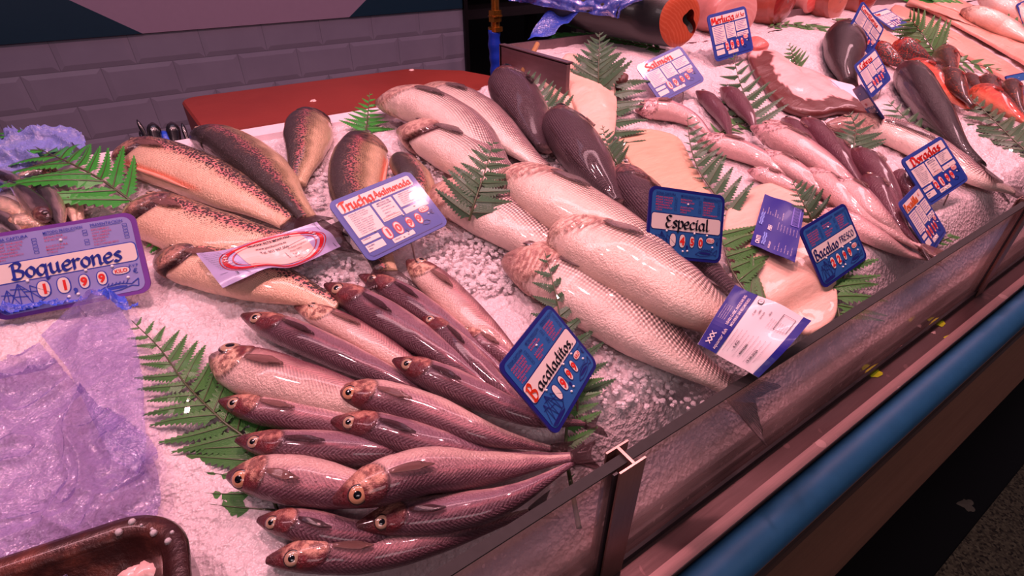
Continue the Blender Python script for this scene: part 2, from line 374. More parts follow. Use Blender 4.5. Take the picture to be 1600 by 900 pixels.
# ------------------------------------------------------------------ crushed ice bed
def icegrid(xs, ys, amp):
    V = []; 
    for x in xs:
        for y in ys:
            p = Vector((x, y, 0))
            n = mnoise.noise(p*9)*.007+mnoise.noise(p*28+Vector((3, 1, 0)))*.0042
            m = sm((mnoise.noise(p*5+Vector((9, 2, 4)))+.25)*2.2)
            n += (mnoise.noise(p*75)*.0034+mnoise.noise(p*160)*.0018)*(.35+m)*amp
            ed = sm((y-.195)/.05)
            V.append((x, y, iceH(x, y)-.004+n*ed))
    m = len(ys); Fc = [(i*m+j, (i+1)*m+j, (i+1)*m+j+1, i*m+j+1) for i in range(len(xs)-1) for j in range(m-1)]
    return V, Fc
xs = list(np.arange(-.55, 1.3, .0042))+list(np.arange(1.3, 2.0, .006))+list(np.arange(2.0, X1, .016)); ys = list(np.arange(.186, .975, .0042))
V, Fc = icegrid(xs, ys, 1.)
m = len(ys); nx = len(xs)
nb = len(V)                                            # skirt down to the tray so the bed is a solid heap
for i in range(nx): V.append((xs[i], ys[0], 1.0))
for i in range(nx): V.append((xs[i], ys[-1]-.003, 1.10))
for i in range(nx-1):
    Fc.append((nb+i, nb+i+1, (i+1)*m, i*m)); Fc.append((nb+nx+i+1, nb+nx+i, i*m+m-1, (i+1)*m+m-1))
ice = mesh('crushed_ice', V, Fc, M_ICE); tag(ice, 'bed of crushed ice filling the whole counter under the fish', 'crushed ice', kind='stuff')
# ice on the raised right tray
V, Fc = [], []
xs2 = list(np.arange(.664, 1.5, .008))+list(np.arange(1.5, X1, .02)); ys2 = list(np.arange(.93, 1.011, .008))
for x in xs2:
    for y in ys2:
        p = Vector((x, y, 0)); V.append((x, y, iceH(x, y)-.002+mnoise.noise(p*12)*.006+mnoise.noise(p*60)*.003))
m = len(ys2); Fc = [(i*m+j, (i+1)*m+j, (i+1)*m+j+1, i*m+j+1) for i in range(len(xs2)-1) for j in range(m-1)]
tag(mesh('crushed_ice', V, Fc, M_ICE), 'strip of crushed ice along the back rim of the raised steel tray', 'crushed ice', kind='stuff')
# loose ice lumps
def lumps(region, n, r0, r1, label, seed):
    rnd = random.Random(seed); V, Fc = [], []
    for _ in range(n):
        x = rnd.uniform(region[0], region[2]); y = rnd.uniform(region[1], region[3]); p = U(x, y, .0)
        r = rnd.uniform(r0, r1); n0 = len(V)
        for i in range(5):
            for k in range(7):
                th = math.pi*i/4; q = 2*math.pi*k/7
                s = r*(1+.35*(rnd.random()-.5))
                V.append((p.x+s*math.sin(th)*math.cos(q), p.y+s*math.sin(th)*math.sin(q), p.z+.002+s*.7*math.cos(th)))
        for i in range(4):
            for k in range(7): Fc.append((n0+i*7+k, n0+i*7+(k+1) % 7, n0+(i+1)*7+(k+1) % 7, n0+(i+1)*7+k))
    tag(mesh('ice_crumbs', V, Fc, M_CLEAR, smooth=False), label, 'ice', kind='stuff')
t_ = NT('clear_ice'); t_.set(Base_Color=(.92, .84, .86), Roughness=.15, Transmission_Weight=.35, IOR=1.31); t_.bump(t_.noise(300, 3), .4, .001); M_CLEAR = t_.m
lumps((660, 360, 800, 460), 420, .0015, .0045, 'loose ice crumbs below the trout price tag', 1)
lumps((480, 240, 700, 330), 380, .0015, .005, 'loose ice crumbs between the trout tails', 2)
lumps((830, 215, 1010, 350), 300, .0015, .005, 'loose ice crumbs between the sea bass and the pale long fish', 3)
lumps((930, 480, 1100, 640), 260, .0012, .004, 'loose ice crumbs below the big sea bass', 4)
lumps((410, 400, 560, 470), 200, .0015, .004, 'loose ice crumbs under the trout bag label', 5)
# ------------------------------------------------------------------ fish
def m_fish(name, mode, pitch, scol=.35, bump=.4, rough=.28, coat=.6, sil=.35, specks=0., mott=(.10, .012, .018)):
    t = NT(name)
    at = t.node('ShaderNodeAttribute', attribute_name='Col'); sa = t.node('ShaderNodeAttribute', attribute_name='scl')
    uvn = t.node('ShaderNodeUVMap', uv_map='UVMap'); s = t.node('ShaderNodeSeparateXYZ'); t.link(uvn.outputs[0], s.inputs[0])
    u, v = s.outputs[0], s.outputs[1]; k = 2*math.pi/pitch
    wob = t.math('MULTIPLY', t.noise(60, 2, .5, uvn.outputs[0]), pitch*.5)
    col = at.outputs['Color']; o = t.obj()
    if mode == 'scales':
        a = t.math('SINE', t.math('MULTIPLY', t.math('ADD', t.math('ADD', u, t.math('MULTIPLY', v, .8)), wob), k*.5))
        b = t.math('SINE', t.math('MULTIPLY', t.math('ADD', t.math('SUBTRACT', u, t.math('MULTIPLY', v, .8)), wob), k*.5))
        h = t.math('MULTIPLY', t.math('ADD', t.math('MULTIPLY', a, b), 1), .5)
        m = t.math('MULTIPLY', t.math('POWER', h, 1.1), sa.outputs['Fac'])
        col = t.mix(t.math('MULTIPLY', m, scol), col, (.10, .05, .06))
        lit = t.math('MULTIPLY', t.math('POWER', t.math('SUBTRACT', 1, h), 3), t.math('MULTIPLY', sa.outputs['Fac'], .9))
        col = t.mix(lit, col, t.mix(1., col, (2.2, 2.1, 2.1), 'MULTIPLY')); hh = t.math('MULTIPLY', h, sa.outputs['Fac']); bd = pitch*.25
    elif mode == 'chevron':
        vv = t.math('ABSOLUTE', t.math('SUBTRACT', v, .0))
        h = t.math('SINE', t.math('MULTIPLY', t.math('ADD', t.math('ADD', u, t.math('MULTIPLY', t.math('PINGPONG', v, pitch*3.2), .9)), wob), k))
        h = t.math('MULTIPLY', t.math('ADD', h, 1), .5)
        m = t.math('MULTIPLY', h, sa.outputs['Fac']); col = t.mix(t.math('MULTIPLY', m, scol), col, (.22, .11, .14)); hh = m; bd = pitch*.10
    else:
        h = t.noise(1/pitch, 2, .5, o); hh = h; bd = pitch*.2
    if specks:
        sp = t.node('ShaderNodeAttribute', attribute_name='spk')
        vo = t.node('ShaderNodeTexVoronoi'); vo.inputs['Scale'].default_value = specks; vo.inputs['Randomness'].default_value = 1
        t.link(o, vo.inputs['Vector']); nn = t.noise(specks*1.8, 3, .6, o)
        th = t.math('MULTIPLY', sp.outputs['Fac'], .60)
        mk = t.math('LESS_THAN', t.math('ADD', vo.outputs['Distance'], t.math('MULTIPLY', nn, .3)), t.math('ADD', th, .06))
        col = t.mix(t.math('MULTIPLY', mk, t.math('MULTIPLY', sp.outputs['Fac'], 1.1, clamp=True)), col, (.035, .022, .02))
    hda = t.node('ShaderNodeAttribute', attribute_name='hd').outputs['Fac']
    hm = t.math('MULTIPLY', t.math('MULTIPLY', t.math('SUBTRACT', t.noise(130, 4, .7, o), .46), 9, clamp=True), t.math('MULTIPLY', hda, .72))
    col = t.mix(hm, col, mott)
    n2 = t.noise(90, 5, .65, o)
    col = t.mix(t.math('MULTIPLY', t.math('SUBTRACT', n2, .42), .9, clamp=True), col, t.mix(.5, col, (.08, .03, .04)))
    al = at.outputs['Alpha']
    t.set(Base_Color=col, Roughness=t.math('ADD', rough, t.math('MULTIPLY', n2, .12)), Coat_Weight=coat, Metallic=t.math('MULTIPLY', al, sil))
    t.b.inputs['Coat Roughness'].default_value = .07
    t.bump(hh, bump, bd); t.bump(t.noise(430, 3, .7, o), .9, .0018); t.bump(t.noise(60, 4, .65, o), .35, .005)
    return t.m
M_WHIT = m_fish('whiting_skin', 'chevron', .0036, .5, .6, .30, .55, .25)
M_TROUT = m_fish('trout_skin', 'scales', .0020, .15, .35, .28, .6, .25, specks=340, mott=(.03, .02, .02))
M_BASS = m_fish('bass_skin', 'scales', .0038, 1.0, 1.3, .34, .4, .30, mott=(.30, .12, .11))
M_HAKE = m_fish('hake_skin', 'chevron', .006, .12, .35, .28, .6, .30)
M_DARK = m_fish('dark_skin', 'plain', .004, .2, .9, .34, .35, .05)
M_RED = m_fish('scorpion_skin', 'plain', .003, .3, 1.0, .28, .6, .05, specks=330)
M_ANCH = m_fish('anchovy_skin', 'plain', .003, .2, .4, .16, .8, .8)
IRIS = {k: plain('iris_'+k, c, .12, .10, coat=1.0, scale=500) for k, c in (('gold', (170, 138, 116)), ('orange', (190, 138, 106)), ('grey', (120, 95, 95)), ('dark', (60, 40, 40)))}
PUPIL = plain('pupil', (10, 8, 14), .05, coat=1.)
M_FIN = {}
for k, c in (('brown', (150, 108, 102)), ('dark', (66, 38, 42)), ('pale', (190, 140, 130)), ('red', (190, 60, 45)), ('grey', (128, 104, 106))):
    t = NT('fin_'+k); c = lin(c); uvn = t.node('ShaderNodeUVMap', uv_map='UVMap'); s = t.node('ShaderNodeSeparateXYZ'); t.link(uvn.outputs[0], s.inputs[0])
    rr = t.math('MULTIPLY', t.math('ADD', t.math('SINE', t.math('MULTIPLY', s.outputs[1], 75)), 1), .5)
    t.set(Base_Color=t.mix(rr, tuple(v*.55 for v in c), tuple(min(1, v*1.3) for v in c)), Roughness=.28, Coat_Weight=.6); t.bump(rr, .6, .001); t.b.inputs['Alpha'].default_value = .62; M_FIN[k] = t.m
M_FLESH = plain('orange_flesh', (236, 158, 136), .3, .2, coat=.5, scale=120, bump=.2)
M_DEEP = plain('gill_red', (70, 12, 12), .25, .4, coat=.7, scale=200, bump=.3)

KP = {  # profile half depth along the body, thickness ratio, eye(t, phi deg, size), gill edge t, skin
 'whiting': dict(prof=[(0, .14), (.02, .30), (.06, .54), (.12, .77), (.2, .93), (.32, 1.), (.48, .93), (.65, .70), (.8, .43), (.92, .24), (1, .19)], w=.82, eye=(.098, 66, .35), gill=.205, m=M_WHIT, fin='brown'),
 'trout': dict(prof=[(0, .26), (.02, .46), (.06, .68), (.12, .84), (.22, .96), (.36, 1.), (.55, .95), (.72, .76), (.86, .5), (.95, .38), (1, .36)], w=.60, eye=(.075, 62, .13), gill=.20, m=M_TROUT, fin='brown'),
 'bass': dict(prof=[(0, .18), (.02, .36), (.07, .60), (.14, .80), (.24, .95), (.36, 1.), (.52, .96), (.68, .80), (.82, .55), (.93, .36), (1, .30)], w=.66, eye=(.10, 62, .19), gill=.25, m=M_BASS, fin='grey'),
 'hake': dict(prof=[(0, .16), (.02, .32), (.07, .6), (.14, .85), (.22, 1.), (.34, 1.), (.5, .86), (.7, .6), (.85, .36), (.95, .22), (1, .18)], w=.80, eye=(.085, 66, .24), gill=.22, m=M_HAKE, fin='brown'),
 'dark': dict(prof=[(0, .55), (.03, .78), (.08, .94), (.18, 1.), (.35, .98), (.6, .84), (.8, .64), (.95, .48), (1, .42)], w=.75, eye=(.10, 55, .12), gill=.24, m=M_DARK, fin='dark'),
 'red': dict(prof=[(0, .30), (.04, .6), (.1, .85), (.22, 1.), (.35, .97), (.55, .75), (.78, .45), (.94, .26), (1, .22)], w=.85, eye=(.13, 50, .2), gill=.32, m=M_RED, fin='red'),
 'anchovy': dict(prof=[(0, .25), (.03, .5), (.1, .8), (.2, 1.), (.4, 1.), (.65, .78), (.85, .42), (1, .2)], w=.75, eye=(.07, 60, .26), gill=.16, m=M_ANCH, fin='grey'),
}
def sstep(a, b, x): q = np.clip((x-a)/(b-a), 0, 1); return q*q*(3-2*q)
def mixc(A, B, f): f = np.asarray(f)[..., None]; return A*(1-f)+np.asarray(B)*f
def C(*c): return np.array(lin(c))
PALS = {
 'wdark': dict(back=C(68, 30, 44), side=C(136, 98, 112), belly=C(206, 160, 158), head=C(86, 20, 28), plate=C(190, 128, 112), cut=(-.45, .50), headcut=-.1),
 'wmid': dict(back=C(84, 40, 54), side=C(178, 132, 136), belly=C(220, 182, 174), head=C(96, 24, 32), plate=C(214, 158, 136), cut=(-.10, .68), headcut=.2),
 'wpale': dict(back=C(112, 56, 62), side=C(204, 158, 150), belly=C(230, 196, 184), head=C(110, 34, 38), plate=C(236, 192, 164), cut=(.05, .72), headcut=.3),
 'trout': dict(back=C(76, 66, 50), side=C(190, 146, 116), belly=C(228, 188, 160), head=C(90, 66, 62), plate=C(190, 140, 122), cut=(.25, .98), headcut=.2, stripe=C(226, 110, 140)),
 'tdark': dict(back=C(30, 27, 22), side=C(136, 114, 84), belly=C(216, 184, 150), head=C(44, 36, 34), plate=C(150, 110, 92), cut=(-.05, .75), headcut=.0, stripe=C(196, 84, 110)),
 'bass': dict(back=C(58, 48, 56), side=C(184, 152, 150), belly=C(238, 212, 200), head=C(150, 114, 108), plate=C(226, 186, 168), cut=(.2, .95), headcut=.5),
 'bbelly': dict(back=C(66, 54, 60), side=C(190, 158, 152), belly=C(242, 214, 198), head=C(128, 88, 84), plate=C(240, 206, 186), cut=(.35, .98), headcut=.6),
 'bdark': dict(back=C(34, 22, 32), side=C(74, 50, 62), belly=C(216, 176, 172), head=C(52, 26, 34), plate=C(96, 56, 60), cut=(-.35, .1), headcut=-.4),
 'hpale': dict(back=C(118, 72, 80), side=C(196, 142, 148), belly=C(222, 180, 176), head=C(176, 116, 124), plate=C(238, 190, 190), cut=(.2, .9), headcut=.4),
 'hdark': dict(back=C(92, 44, 58), side=C(140, 84, 98), belly=C(226, 172, 176), head=C(90, 40, 52), plate=C(150, 96, 104), cut=(-.5, .25), headcut=-.3),
 'dark': dict(back=C(40, 28, 32), side=C(72, 48, 52), belly=C(150, 104, 106), head=C(44, 26, 30), plate=C(72, 46, 50), cut=(-.6, .2), headcut=-.6),
 'red': dict(back=C(150, 34, 22), side=C(214, 66, 40), belly=C(240, 150, 120), head=C(170, 40, 26), plate=C(226, 96, 64), cut=(-.6, .4), headcut=-.5),
 'rdark': dict(back=C(86, 26, 22), side=C(150, 50, 36), belly=C(214, 110, 84), head=C(104, 28, 24), plate=C(150, 60, 44), cut=(-.7, .2), headcut=-.7),
 'anch': dict(back=C(38, 30, 36), side=C(150, 128, 130), belly=C(232, 196, 176), head=C(60, 40, 40), plate=C(150, 110, 96), cut=(-.25, .25), headcut=.0),
 'apale': dict(back=C(70, 60, 66), side=C(214, 186, 170), belly=C(240, 206, 180), head=C(120, 80, 70), plate=C(220, 170, 140), cut=(.4, .85), headcut=.4),
}
_fseed = [0]
def fish(name, label, cat, group, kind, pal, pts, wpx, side=1, roll=0, lift=0., lift2=None, tail=1., eye='gold', N=140, M=40, cavity=0, pect=1., gillrays=0, dorsal=0., slit=0., chop=0, tailspread=1., wr=None, eyes2=False):
    _fseed[0] += 1; rnd = random.Random(_fseed[0]*13+5)
    k = KP[kind]; P = PALS[pal]; wr = wr or k['w']; ro = R(roll)
    mid = U(*pts[len(pts)//2], .015)
    # orientation at the middle, to turn the wanted apparent width into a real depth
    a3 = U(*pts[0], .015); b3 = U(*pts[-1], .015); dd = (b3-a3).normalized()
    left = ICEN.cross(dd).normalized(); up = dd.cross(left)
    D = left*(math.cos(ro)*side)+up*math.sin(ro); S = up*math.cos(ro)-left*(side*math.sin(ro))
    e = camdir(mid).cross(dd).normalized()
    ext = math.sqrt(e.dot(D)**2+(wr*e.dot(S))**2)
    H = .5*wpx*mpp(mid)/ext; W = H*wr
    hn = math.sqrt((H*up.dot(D))**2+(W*up.dot(S))**2)
    l2 = lift if lift2 is None else lift2
    n = len(pts)
    ctrl = [U(px, py, hn*(.80 if 0 < i < n-1 else .55)+lift+(l2-lift)*i/(n-1)) for i, (px, py) in enumerate(pts)]
    s = np.linspace(0, 1, N)**1.22
    X = catmull(ctrl, s); T = np.gradient(X, axis=0); T /= np.linalg.norm(T, axis=1)[:, None]
    nn = np.array(ICEN); Lf = np.cross(nn, T); Lf /= np.linalg.norm(Lf, axis=1)[:, None]; Up = np.cross(T, Lf)
    Dv = Lf*(math.cos(ro)*side)+Up*math.sin(ro); Sv = Up*math.cos(ro)-Lf*(side*math.sin(ro))
    L = float(np.sum(np.linalg.norm(np.diff(X, axis=0), axis=1)))
    px_, py_ = zip(*k['prof']); rt = np.interp(s, px_, py_)
    rt = np.convolve(np.pad(rt, 2, 'edge'), np.ones(5)/5, 'valid'); rt[0] = py_[0]*.5
    phi = 2*math.pi*np.arange(M)/M; c, sn = np.cos(phi), np.sin(phi)
    ph = _fseed[0]*1.7
    und = 1+.035*np.sin(s*9+ph)*np.where(s > .25, 1, 0)
    Hd = H*rt*und
    Wd = W*rt*(1-.25*sstep(.6, 1, s))*(1-.15*(1-sstep(0, .12, s)))
    dm = np.where(c > 0, .92, 1.06)
    SS, CC = np.meshgrid(s, c, indexing='ij'); PH = np.meshgrid(s, phi, indexing='ij')[1]
    aph = np.minimum(PH, 2*math.pi-PH)                     # 0 dorsal .. pi ventral
    ge = k['gill']-.06*((aph-1.5)/1.3)**2*k['gill']/.2
    rad = np.ones_like(SS)
    rad += .055*(1-sstep(ge-.004, ge+.006, SS))*sstep(.05, .15, SS)*sstep(.25, .8, aph)
    rad -= .03*np.exp(-((SS-ge-.008)/.006)**2)*sstep(.5, .9, aph)
    # mouth groove
    mo = np.exp(-((aph-(1.75+SS*3.))/.10)**2)*(1-sstep(.05, .075, SS)); rad -= .10*mo
    if chop or cavity:
        cav = np.exp(-((SS-ge-.01)/.028)**2)*sstep(.9, 1.4, aph)*(1 if cavity else 0)
        rad -= (.38 if kind == 'trout' else .16)*cav
    if gillrays:
        gr = (aph > 1.7)*sstep(.06, .1, SS)*(1-sstep(ge+.02, ge+.05, SS))
        rad += .040*gillrays*gr*np.sin((SS*1.0+.035*(aph-2.2)**2)*260)
    rad += .012*np.sin(SS*23+ph+aph*2)*np.sin(aph*3+ph)
    Vx = X[:, None, :]+Dv[:, None, :]*(Hd[:, None]*c[None, :]*dm[None, :]*rad)[..., None]+Sv[:, None, :]*(Wd[:, None]*np.sign(sn)[None, :]*np.abs(sn)[None, :]**.92*rad)[..., None]
    V = Vx.reshape(-1, 3)
    Fc = [(i*M+j, i*M+(j+1) % M, (i+1)*M+(j+1) % M, (i+1)*M+j) for i in range(N-1) for j in range(M)]
    Fc += [tuple(range(M-1, -1, -1)), tuple((N-1)*M+j for j in range(M))]
    # ---- skin colour
    ns = np.array([mnoise.noise(Vector((v[0]*60+ph, v[1]*60, v[2]*60))) for v in V]).reshape(N, M)
    n2 = np.array([mnoise.noise(Vector((v[0]*190, v[1]*190+ph, v[2]*190))) for v in V]).reshape(N, M)
    cc = CC+ns*.22
    lo, hi = P['cut']
    col = np.ones((N, M, 3))*P['belly']
    col = mixc(col, P['side'], sstep(lo-.45, lo, cc)); col = mixc(col, P['back'], sstep(lo+.1, hi, cc))
    hd = 1-sstep(-.012, .012, SS-ge)
    hcol = mixc(np.ones((N, M, 3))*P['plate'], P['head'], np.clip(sstep(P['headcut']-.25, P['headcut']+.25, cc+n2*.5)+(1-sstep(.04, .10, SS))*.8, 0, 1))
    col = mixc(col, hcol, hd)
    blot = sstep(.18, .4, n2)*hd
    if kind == 'whiting': col = mixc(col, C(120, 24, 30), blot*.6); col = mixc(col, C(60, 14, 22), .8*(1-sstep(.02, .07, SS)))
    col = mixc(col, C(40, 12, 16), .85*np.exp(-((SS-ge-.006)/.006)**2)*sstep(.6, 1., aph)*(1-sstep(2.6, 2.9, aph)))
    col = mixc(col, C(40, 12, 16), mo*.8)
    if kind == 'whiting':                                   # pink line along the flank, dark line under it
        col = mixc(col, C(214, 130, 140), .45*np.exp(-((cc-.1-.1)/.10)**2)*sstep(.22, .3, SS))
    if kind == 'bass' or kind == 'hake':
        col = mixc(col, P['back'], .55*np.exp(-((CC-.28)/.035)**2)*sstep(ge, ge+.03, SS))
    if 'stripe' in P: col = mixc(col, P['stripe'], .55*np.exp(-((cc-.30)/.16)**2)*sstep(.14, .22, SS)); col = mixc(col, C(90, 50, 60), .4*np.exp(-((CC-.27)/.025)**2)*sstep(.2, .25, SS))
    if kind == 'bass' and pal != 'bdark': col = mixc(col, C(150, 40, 44), sstep(.12, .35, n2)*.55*np.exp(-((SS-ge+.01)/.05)**2)*(aph < 1.9)); col = mixc(col, C(110, 70, 70), .7*np.exp(-((aph-2.0-SS*4)/.07)**2)*(1-sstep(.09, .11, SS)))
    if kind == 'red': col = mixc(col, C(250, 140, 90), sstep(.15, .5, n2)*.5)
    if cavity: col = mixc(col, C(58, 8, 10), np.clip(cav*1.7, 0, 1))
    if slit: 
        sl = np.exp(-((aph-2.55)/.13)**2)*sstep(.22, .27, SS)*(1-sstep(.60, .68, SS)); col = mixc(col, C(236, 130, 100), sl*slit)
    if gillrays: col = mixc(col, C(150, 90, 80), .6*gr*(np.sin((SS+.035*(aph-2.2)**2)*260) < -.3))
    if eye == 'none': col = mixc(col, C(60, 10, 14), 1-sstep(.0, .05, SS))
    sil = np.clip(sstep(.9, .2, CC) if False else 1-sstep(lo-.2, hi, CC), 0, 1)*(.4+.6*sstep(.1, .2, SS))
    c4 = np.concatenate([np.clip(col, 0, 1), sil[..., None]], 2).reshape(-1, 4)
    scl = (sstep(ge, ge+.04, SS)*sstep(-.75 if kind == 'bass' else -.8, -.2 if kind == 'bass' else -.1, CC)).reshape(-1)
    spk = (sstep(-.95, .6, CC)*(.5+.65*sstep(.1, .3, SS))).reshape(-1)
    uvs = np.stack([SS*L, aph*(Hd[:, None]*.6+H*.4)], 2).reshape(-1, 2)
    root = X[N//2]; base = (root[0], root[1], min(V[:, 2]))
    t = thing(name, base, label, cat, group)
    mesh('body', V, Fc, k['m'], t, col=c4, uv=uvs, attr={'scl': scl, 'spk': spk, 'hd': (hd*sstep(.01, .04, SS)).reshape(-1)})
    Mx = np.max(Hd)
    def surf(tt, ph_, off=0.):
        i = np.interp(tt, s, np.arange(N)); i0 = min(int(i), N-2); f = i-i0
        lerp = lambda A: A[i0]*(1-f)+A[i0+1]*f
        x, d, sv, h, w_ = lerp(X), lerp(Dv), lerp(Sv), lerp(Hd), lerp(Wd)
        q = math.cos(ph_); h *= .92 if q > 0 else 1.06
        g = 1.05
        nrm = d*(q*w_)+sv*(math.sin(ph_)*h); nrm /= np.linalg.norm(nrm)+1e-9
        return x+d*(h*q*g)+sv*(w_*math.sin(ph_)*g)+nrm*off, nrm, lerp(T)
    # ---- eyes
    if eye != 'none':
        te, pe, se = k['eye']; rr = H*se
        for sg in ((1, -1) if eyes2 else (1,)):
            p, nr, tg = surf(te, sg*R(pe), -rr*.10)
            nr = Vector(nr); a = Vector(tg); a = (a-nr*a.dot(nr)).normalized(); b = nr.cross(a)
            def dome(r, h, off, seg=20, rings=5):
                Vv, Ff = [], []
                for i in range(rings+1):
                    q = math.pi/2*i/rings; r_ = r*math.cos(q); z_ = h*math.sin(q)+off
                    for j in range(seg):
                        w_ = 2*math.pi*j/seg; Vv.append(tuple(Vector(p)+a*(r_*math.cos(w_))+b*(r_*math.sin(w_))+nr*z_))
                for i in range(rings):
                    for j in range(seg): Ff.append((i*seg+j, i*seg+(j+1) % seg, (i+1)*seg+(j+1) % seg, (i+1)*seg+j))
                return Vv, Ff
            Vv, Ff = dome(rr*1.12, rr*.26, 0.); mesh('eye_socket', Vv, Ff, IRIS['dark'], t)
            Vv, Ff = dome(rr, rr*.42, 0.); ey = mesh('eye', Vv, Ff, IRIS[eye], t)
            Vv, Ff = dome(rr*.60, rr*.26, rr*.20, 16); mesh('pupil', Vv, Ff, PUPIL, ey)
    # ---- tail fin
    if tail > 0:
        e0 = X[-1]; tt = T[-1]; dv = Dv[-1]; hv = Hd[-1]; Lt = H*(1.5 if kind != 'trout' else 1.0)*tail; V2, uv2 = [], []; A, B = 13, 7
        for th in (.0005, -.0005):
            for i in range(B):
                r_ = i/(B-1)
                for j in range(A):
                    q = (j/(A-1)-.5)*2; fork = .62+.38*abs(q)**1.3
                    rag = 1+.10*(rnd.random()-.5)*(r_ > .9)
                    p = e0-tt*.002+tt*(Lt*r_*fork*rag)+dv*(hv*.9*q+H*.62*tailspread*q*r_**.9)+Sv[-1]*(th*(1+6*(1-r_))+.002*math.sin(q*4+ph)*r_)
                    V2.append(p); uv2.append((r_, q))
        g = B*A; F2 = [(i*A+j, (i+1)*A+j, (i+1)*A+j+1, i*A+j+1) for i in range(B-1) for j in range(A-1)]
        F2 += [(g+a_, g+d_, g+c_, g+b_) for (a_, b_, c_, d_) in F2]
        edge = [j for j in range(A)]+[i*A+A-1 for i in range(1, B)]+[(B-1)*A+j for j in range(A-2, -1, -1)]+[i*A for i in range(B-2, 0, -1)]
        F2 += [(edge[i], edge[(i+1) % len(edge)], g+edge[(i+1) % len(edge)], g+edge[i]) for i in range(len(edge))]
        mesh('tail_fin', V2, F2, M_FIN['dark' if pal in ('wdark', 'wmid', 'bdark', 'dark', 'hdark', 'trout', 'tdark') else k['fin']], t, uv=uv2)
    # ---- pectoral fin lying on the flank
    if pect > 0:
        t0 = k['gill']+.012; A, B = 9, 8; V2, uv2 = [], []
        ln = .155*pect; p0 = 1.62 if kind != 'bass' else 1.8
        for off in (.0022, .0009):
            for i in range(B):
                r_ = i/(B-1)
                for j in range(A):
                    q = (j/(A-1)-.5)*2
                    hw = (.04+.115*math.sin(math.pi*min(1, r_*.62+.08)))*(1 if r_ < .99 else .55)
                    p, nr, _ = surf(t0+ln*r_*(1-.25*q*q), p0+q*hw-.12*r_, off+.0018*r_*(off > .001)); V2.append(p); uv2.append((r_, q))
        g = A*B; F2 = [(i*A+j, (i+1)*A+j, (i+1)*A+j+1, i*A+j+1) for i in range(B-1) for j in range(A-1)]
        F2 += [(g+a_, g+d_, g+c_, g+b_) for (a_, b_, c_, d_) in F2]
        edge = [j for j in range(A)]+[i*A+A-1 for i in range(1, B)]+[(B-1)*A+j for j in range(A-2, -1, -1)]+[i*A for i in range(B-2, 0, -1)]
        F2 += [(edge[i], edge[(i+1) % len(edge)], g+edge[(i+1) % len(edge)], g+edge[i]) for i in range(len(edge))]
        mesh('pectoral_fin', V2, F2, M_FIN['dark' if pal in ('wdark', 'bdark', 'dark') else k['fin']], t, uv=uv2)
    # ---- dorsal fin, folded low
    if dorsal > 0:
        for (ta, tb, hf) in ((.36, .52, .30), (.60, .76, .22)):
            V2, uv2 = [], []; A = 16
            for j in range(A):
                q = j/(A-1); tt_ = ta+(tb-ta)*q; pp, nr, tg = surf(tt_, .02, -.001)
                hgt = H*hf*dorsal*(math.sin(math.pi*min(1, q*.8+.2))**.7)*(1 if j % 3 else 1.12)
                dvv = Dv[int(np.interp(tt_, s, np.arange(N)))]
                for o_ in (.0006, -.0006):
                    svv = np.cross(tg, dvv)
                    V2.append(pp+svv*o_); uv2.append((0, q*2)); V2.append(pp+(dvv*.55+np.array(tg)*.8)*hgt+svv*(o_*.4)); uv2.append((1, q*2))
            F2 = []
            for j in range(A-1):
                a_ = j*4; F2 += [(a_, a_+4, a_+5, a_+1), (a_+2, a_+3, a_+7, a_+6), (a_+1, a_+5, a_+7, a_+3)]
            F2 += [(0, 1, 3, 2), ((A-1)*4, (A-1)*4+2, (A-1)*4+3, (A-1)*4+1)]
            mesh('dorsal_fin', V2, F2, M_FIN['dark' if 'dark' in pal else k['fin']], t, smooth=False, uv=uv2)
    # ---- open gill cavity: dark pocket and cut throat flap
    if slit:
        V2, F2 = [], []; pts2 = [surf(.24+.36*i/11, 2.62, .0002)[0] for i in range(12)]
        tube(V2, F2, pts2, [H*.07*math.sin(math.pi*min(1, (i+.8)/12.5)) for i in range(12)], 8); mesh('belly_cut', V2, F2, M_FLESH, t)
    return t
# ------------------------------------------------------------------ blue whiting in the foreground
G = 'blue whiting fanned out behind the glass'
def whit(label, pal, pts, w, side=-1, roll=0, lift=0., lift2=None, **k):
    return fish('blue_whiting', label, 'fish', G, 'whiting', pal, pts, w, side, roll, lift, lift2, **k)
whit('dark whiting on bare ice, second head from the top left of the fan', 'wdark', [(378, 492), (450, 520), (540, 560), (640, 605), (720, 650)], 52, -1, 4, tail=0)
whit('slim pale silver whiting squeezed between two dark ones at the top left of the fan', 'wpale', [(461, 478), (520, 500), (600, 545), (680, 600), (740, 650)], 44, 1, 0, tail=0)
whit('long dark whiting with open mouth end lying against the tail of the lowest trout', 'wdark', [(508, 444), (570, 478), (650, 528), (740, 590), (830, 655)], 55, -1, 0, .004, tail=0)
whit('dark whiting just under the trout price tag corner, topmost dark head', 'wdark', [(562, 430), (620, 458), (690, 505), (760, 560), (820, 615)], 44, -1, 0, .004, tail=0)
whit('pale silvery whiting nearest the trout price tag, highest of the fan', 'wpale', [(637, 407), (680, 440), (730, 488), (790, 545), (850, 610)], 54, 1, 6, .002, tail=0)
whit('small dark whiting head lying on others left of the handwritten blue tag', 'wdark', [(658, 490), (700, 525), (750, 575), (810, 630), (870, 668)], 38, -1, 5, .012, .008, tail=0)
whit('thin whiting with its head level with the left corner of the handwritten blue tag', 'wmid', [(712, 512), (750, 532), (800, 565), (850, 610), (890, 650)], 38, -1, 0, .006, tail=0)
whit('large pale whiting with big belly and dark blotched snout at the left of the fan', 'wpale', [(331, 556), (400, 580), (480, 605), (580, 632), (690, 660)], 84, 1, 2, .0, tail=0)
whit('dark whiting whose snout touches the side of the big pale one from below', 'wmid', [(343, 626), (410, 641), (490, 655), (580, 672), (690, 690)], 52, -1, 0, .003, tail=0)
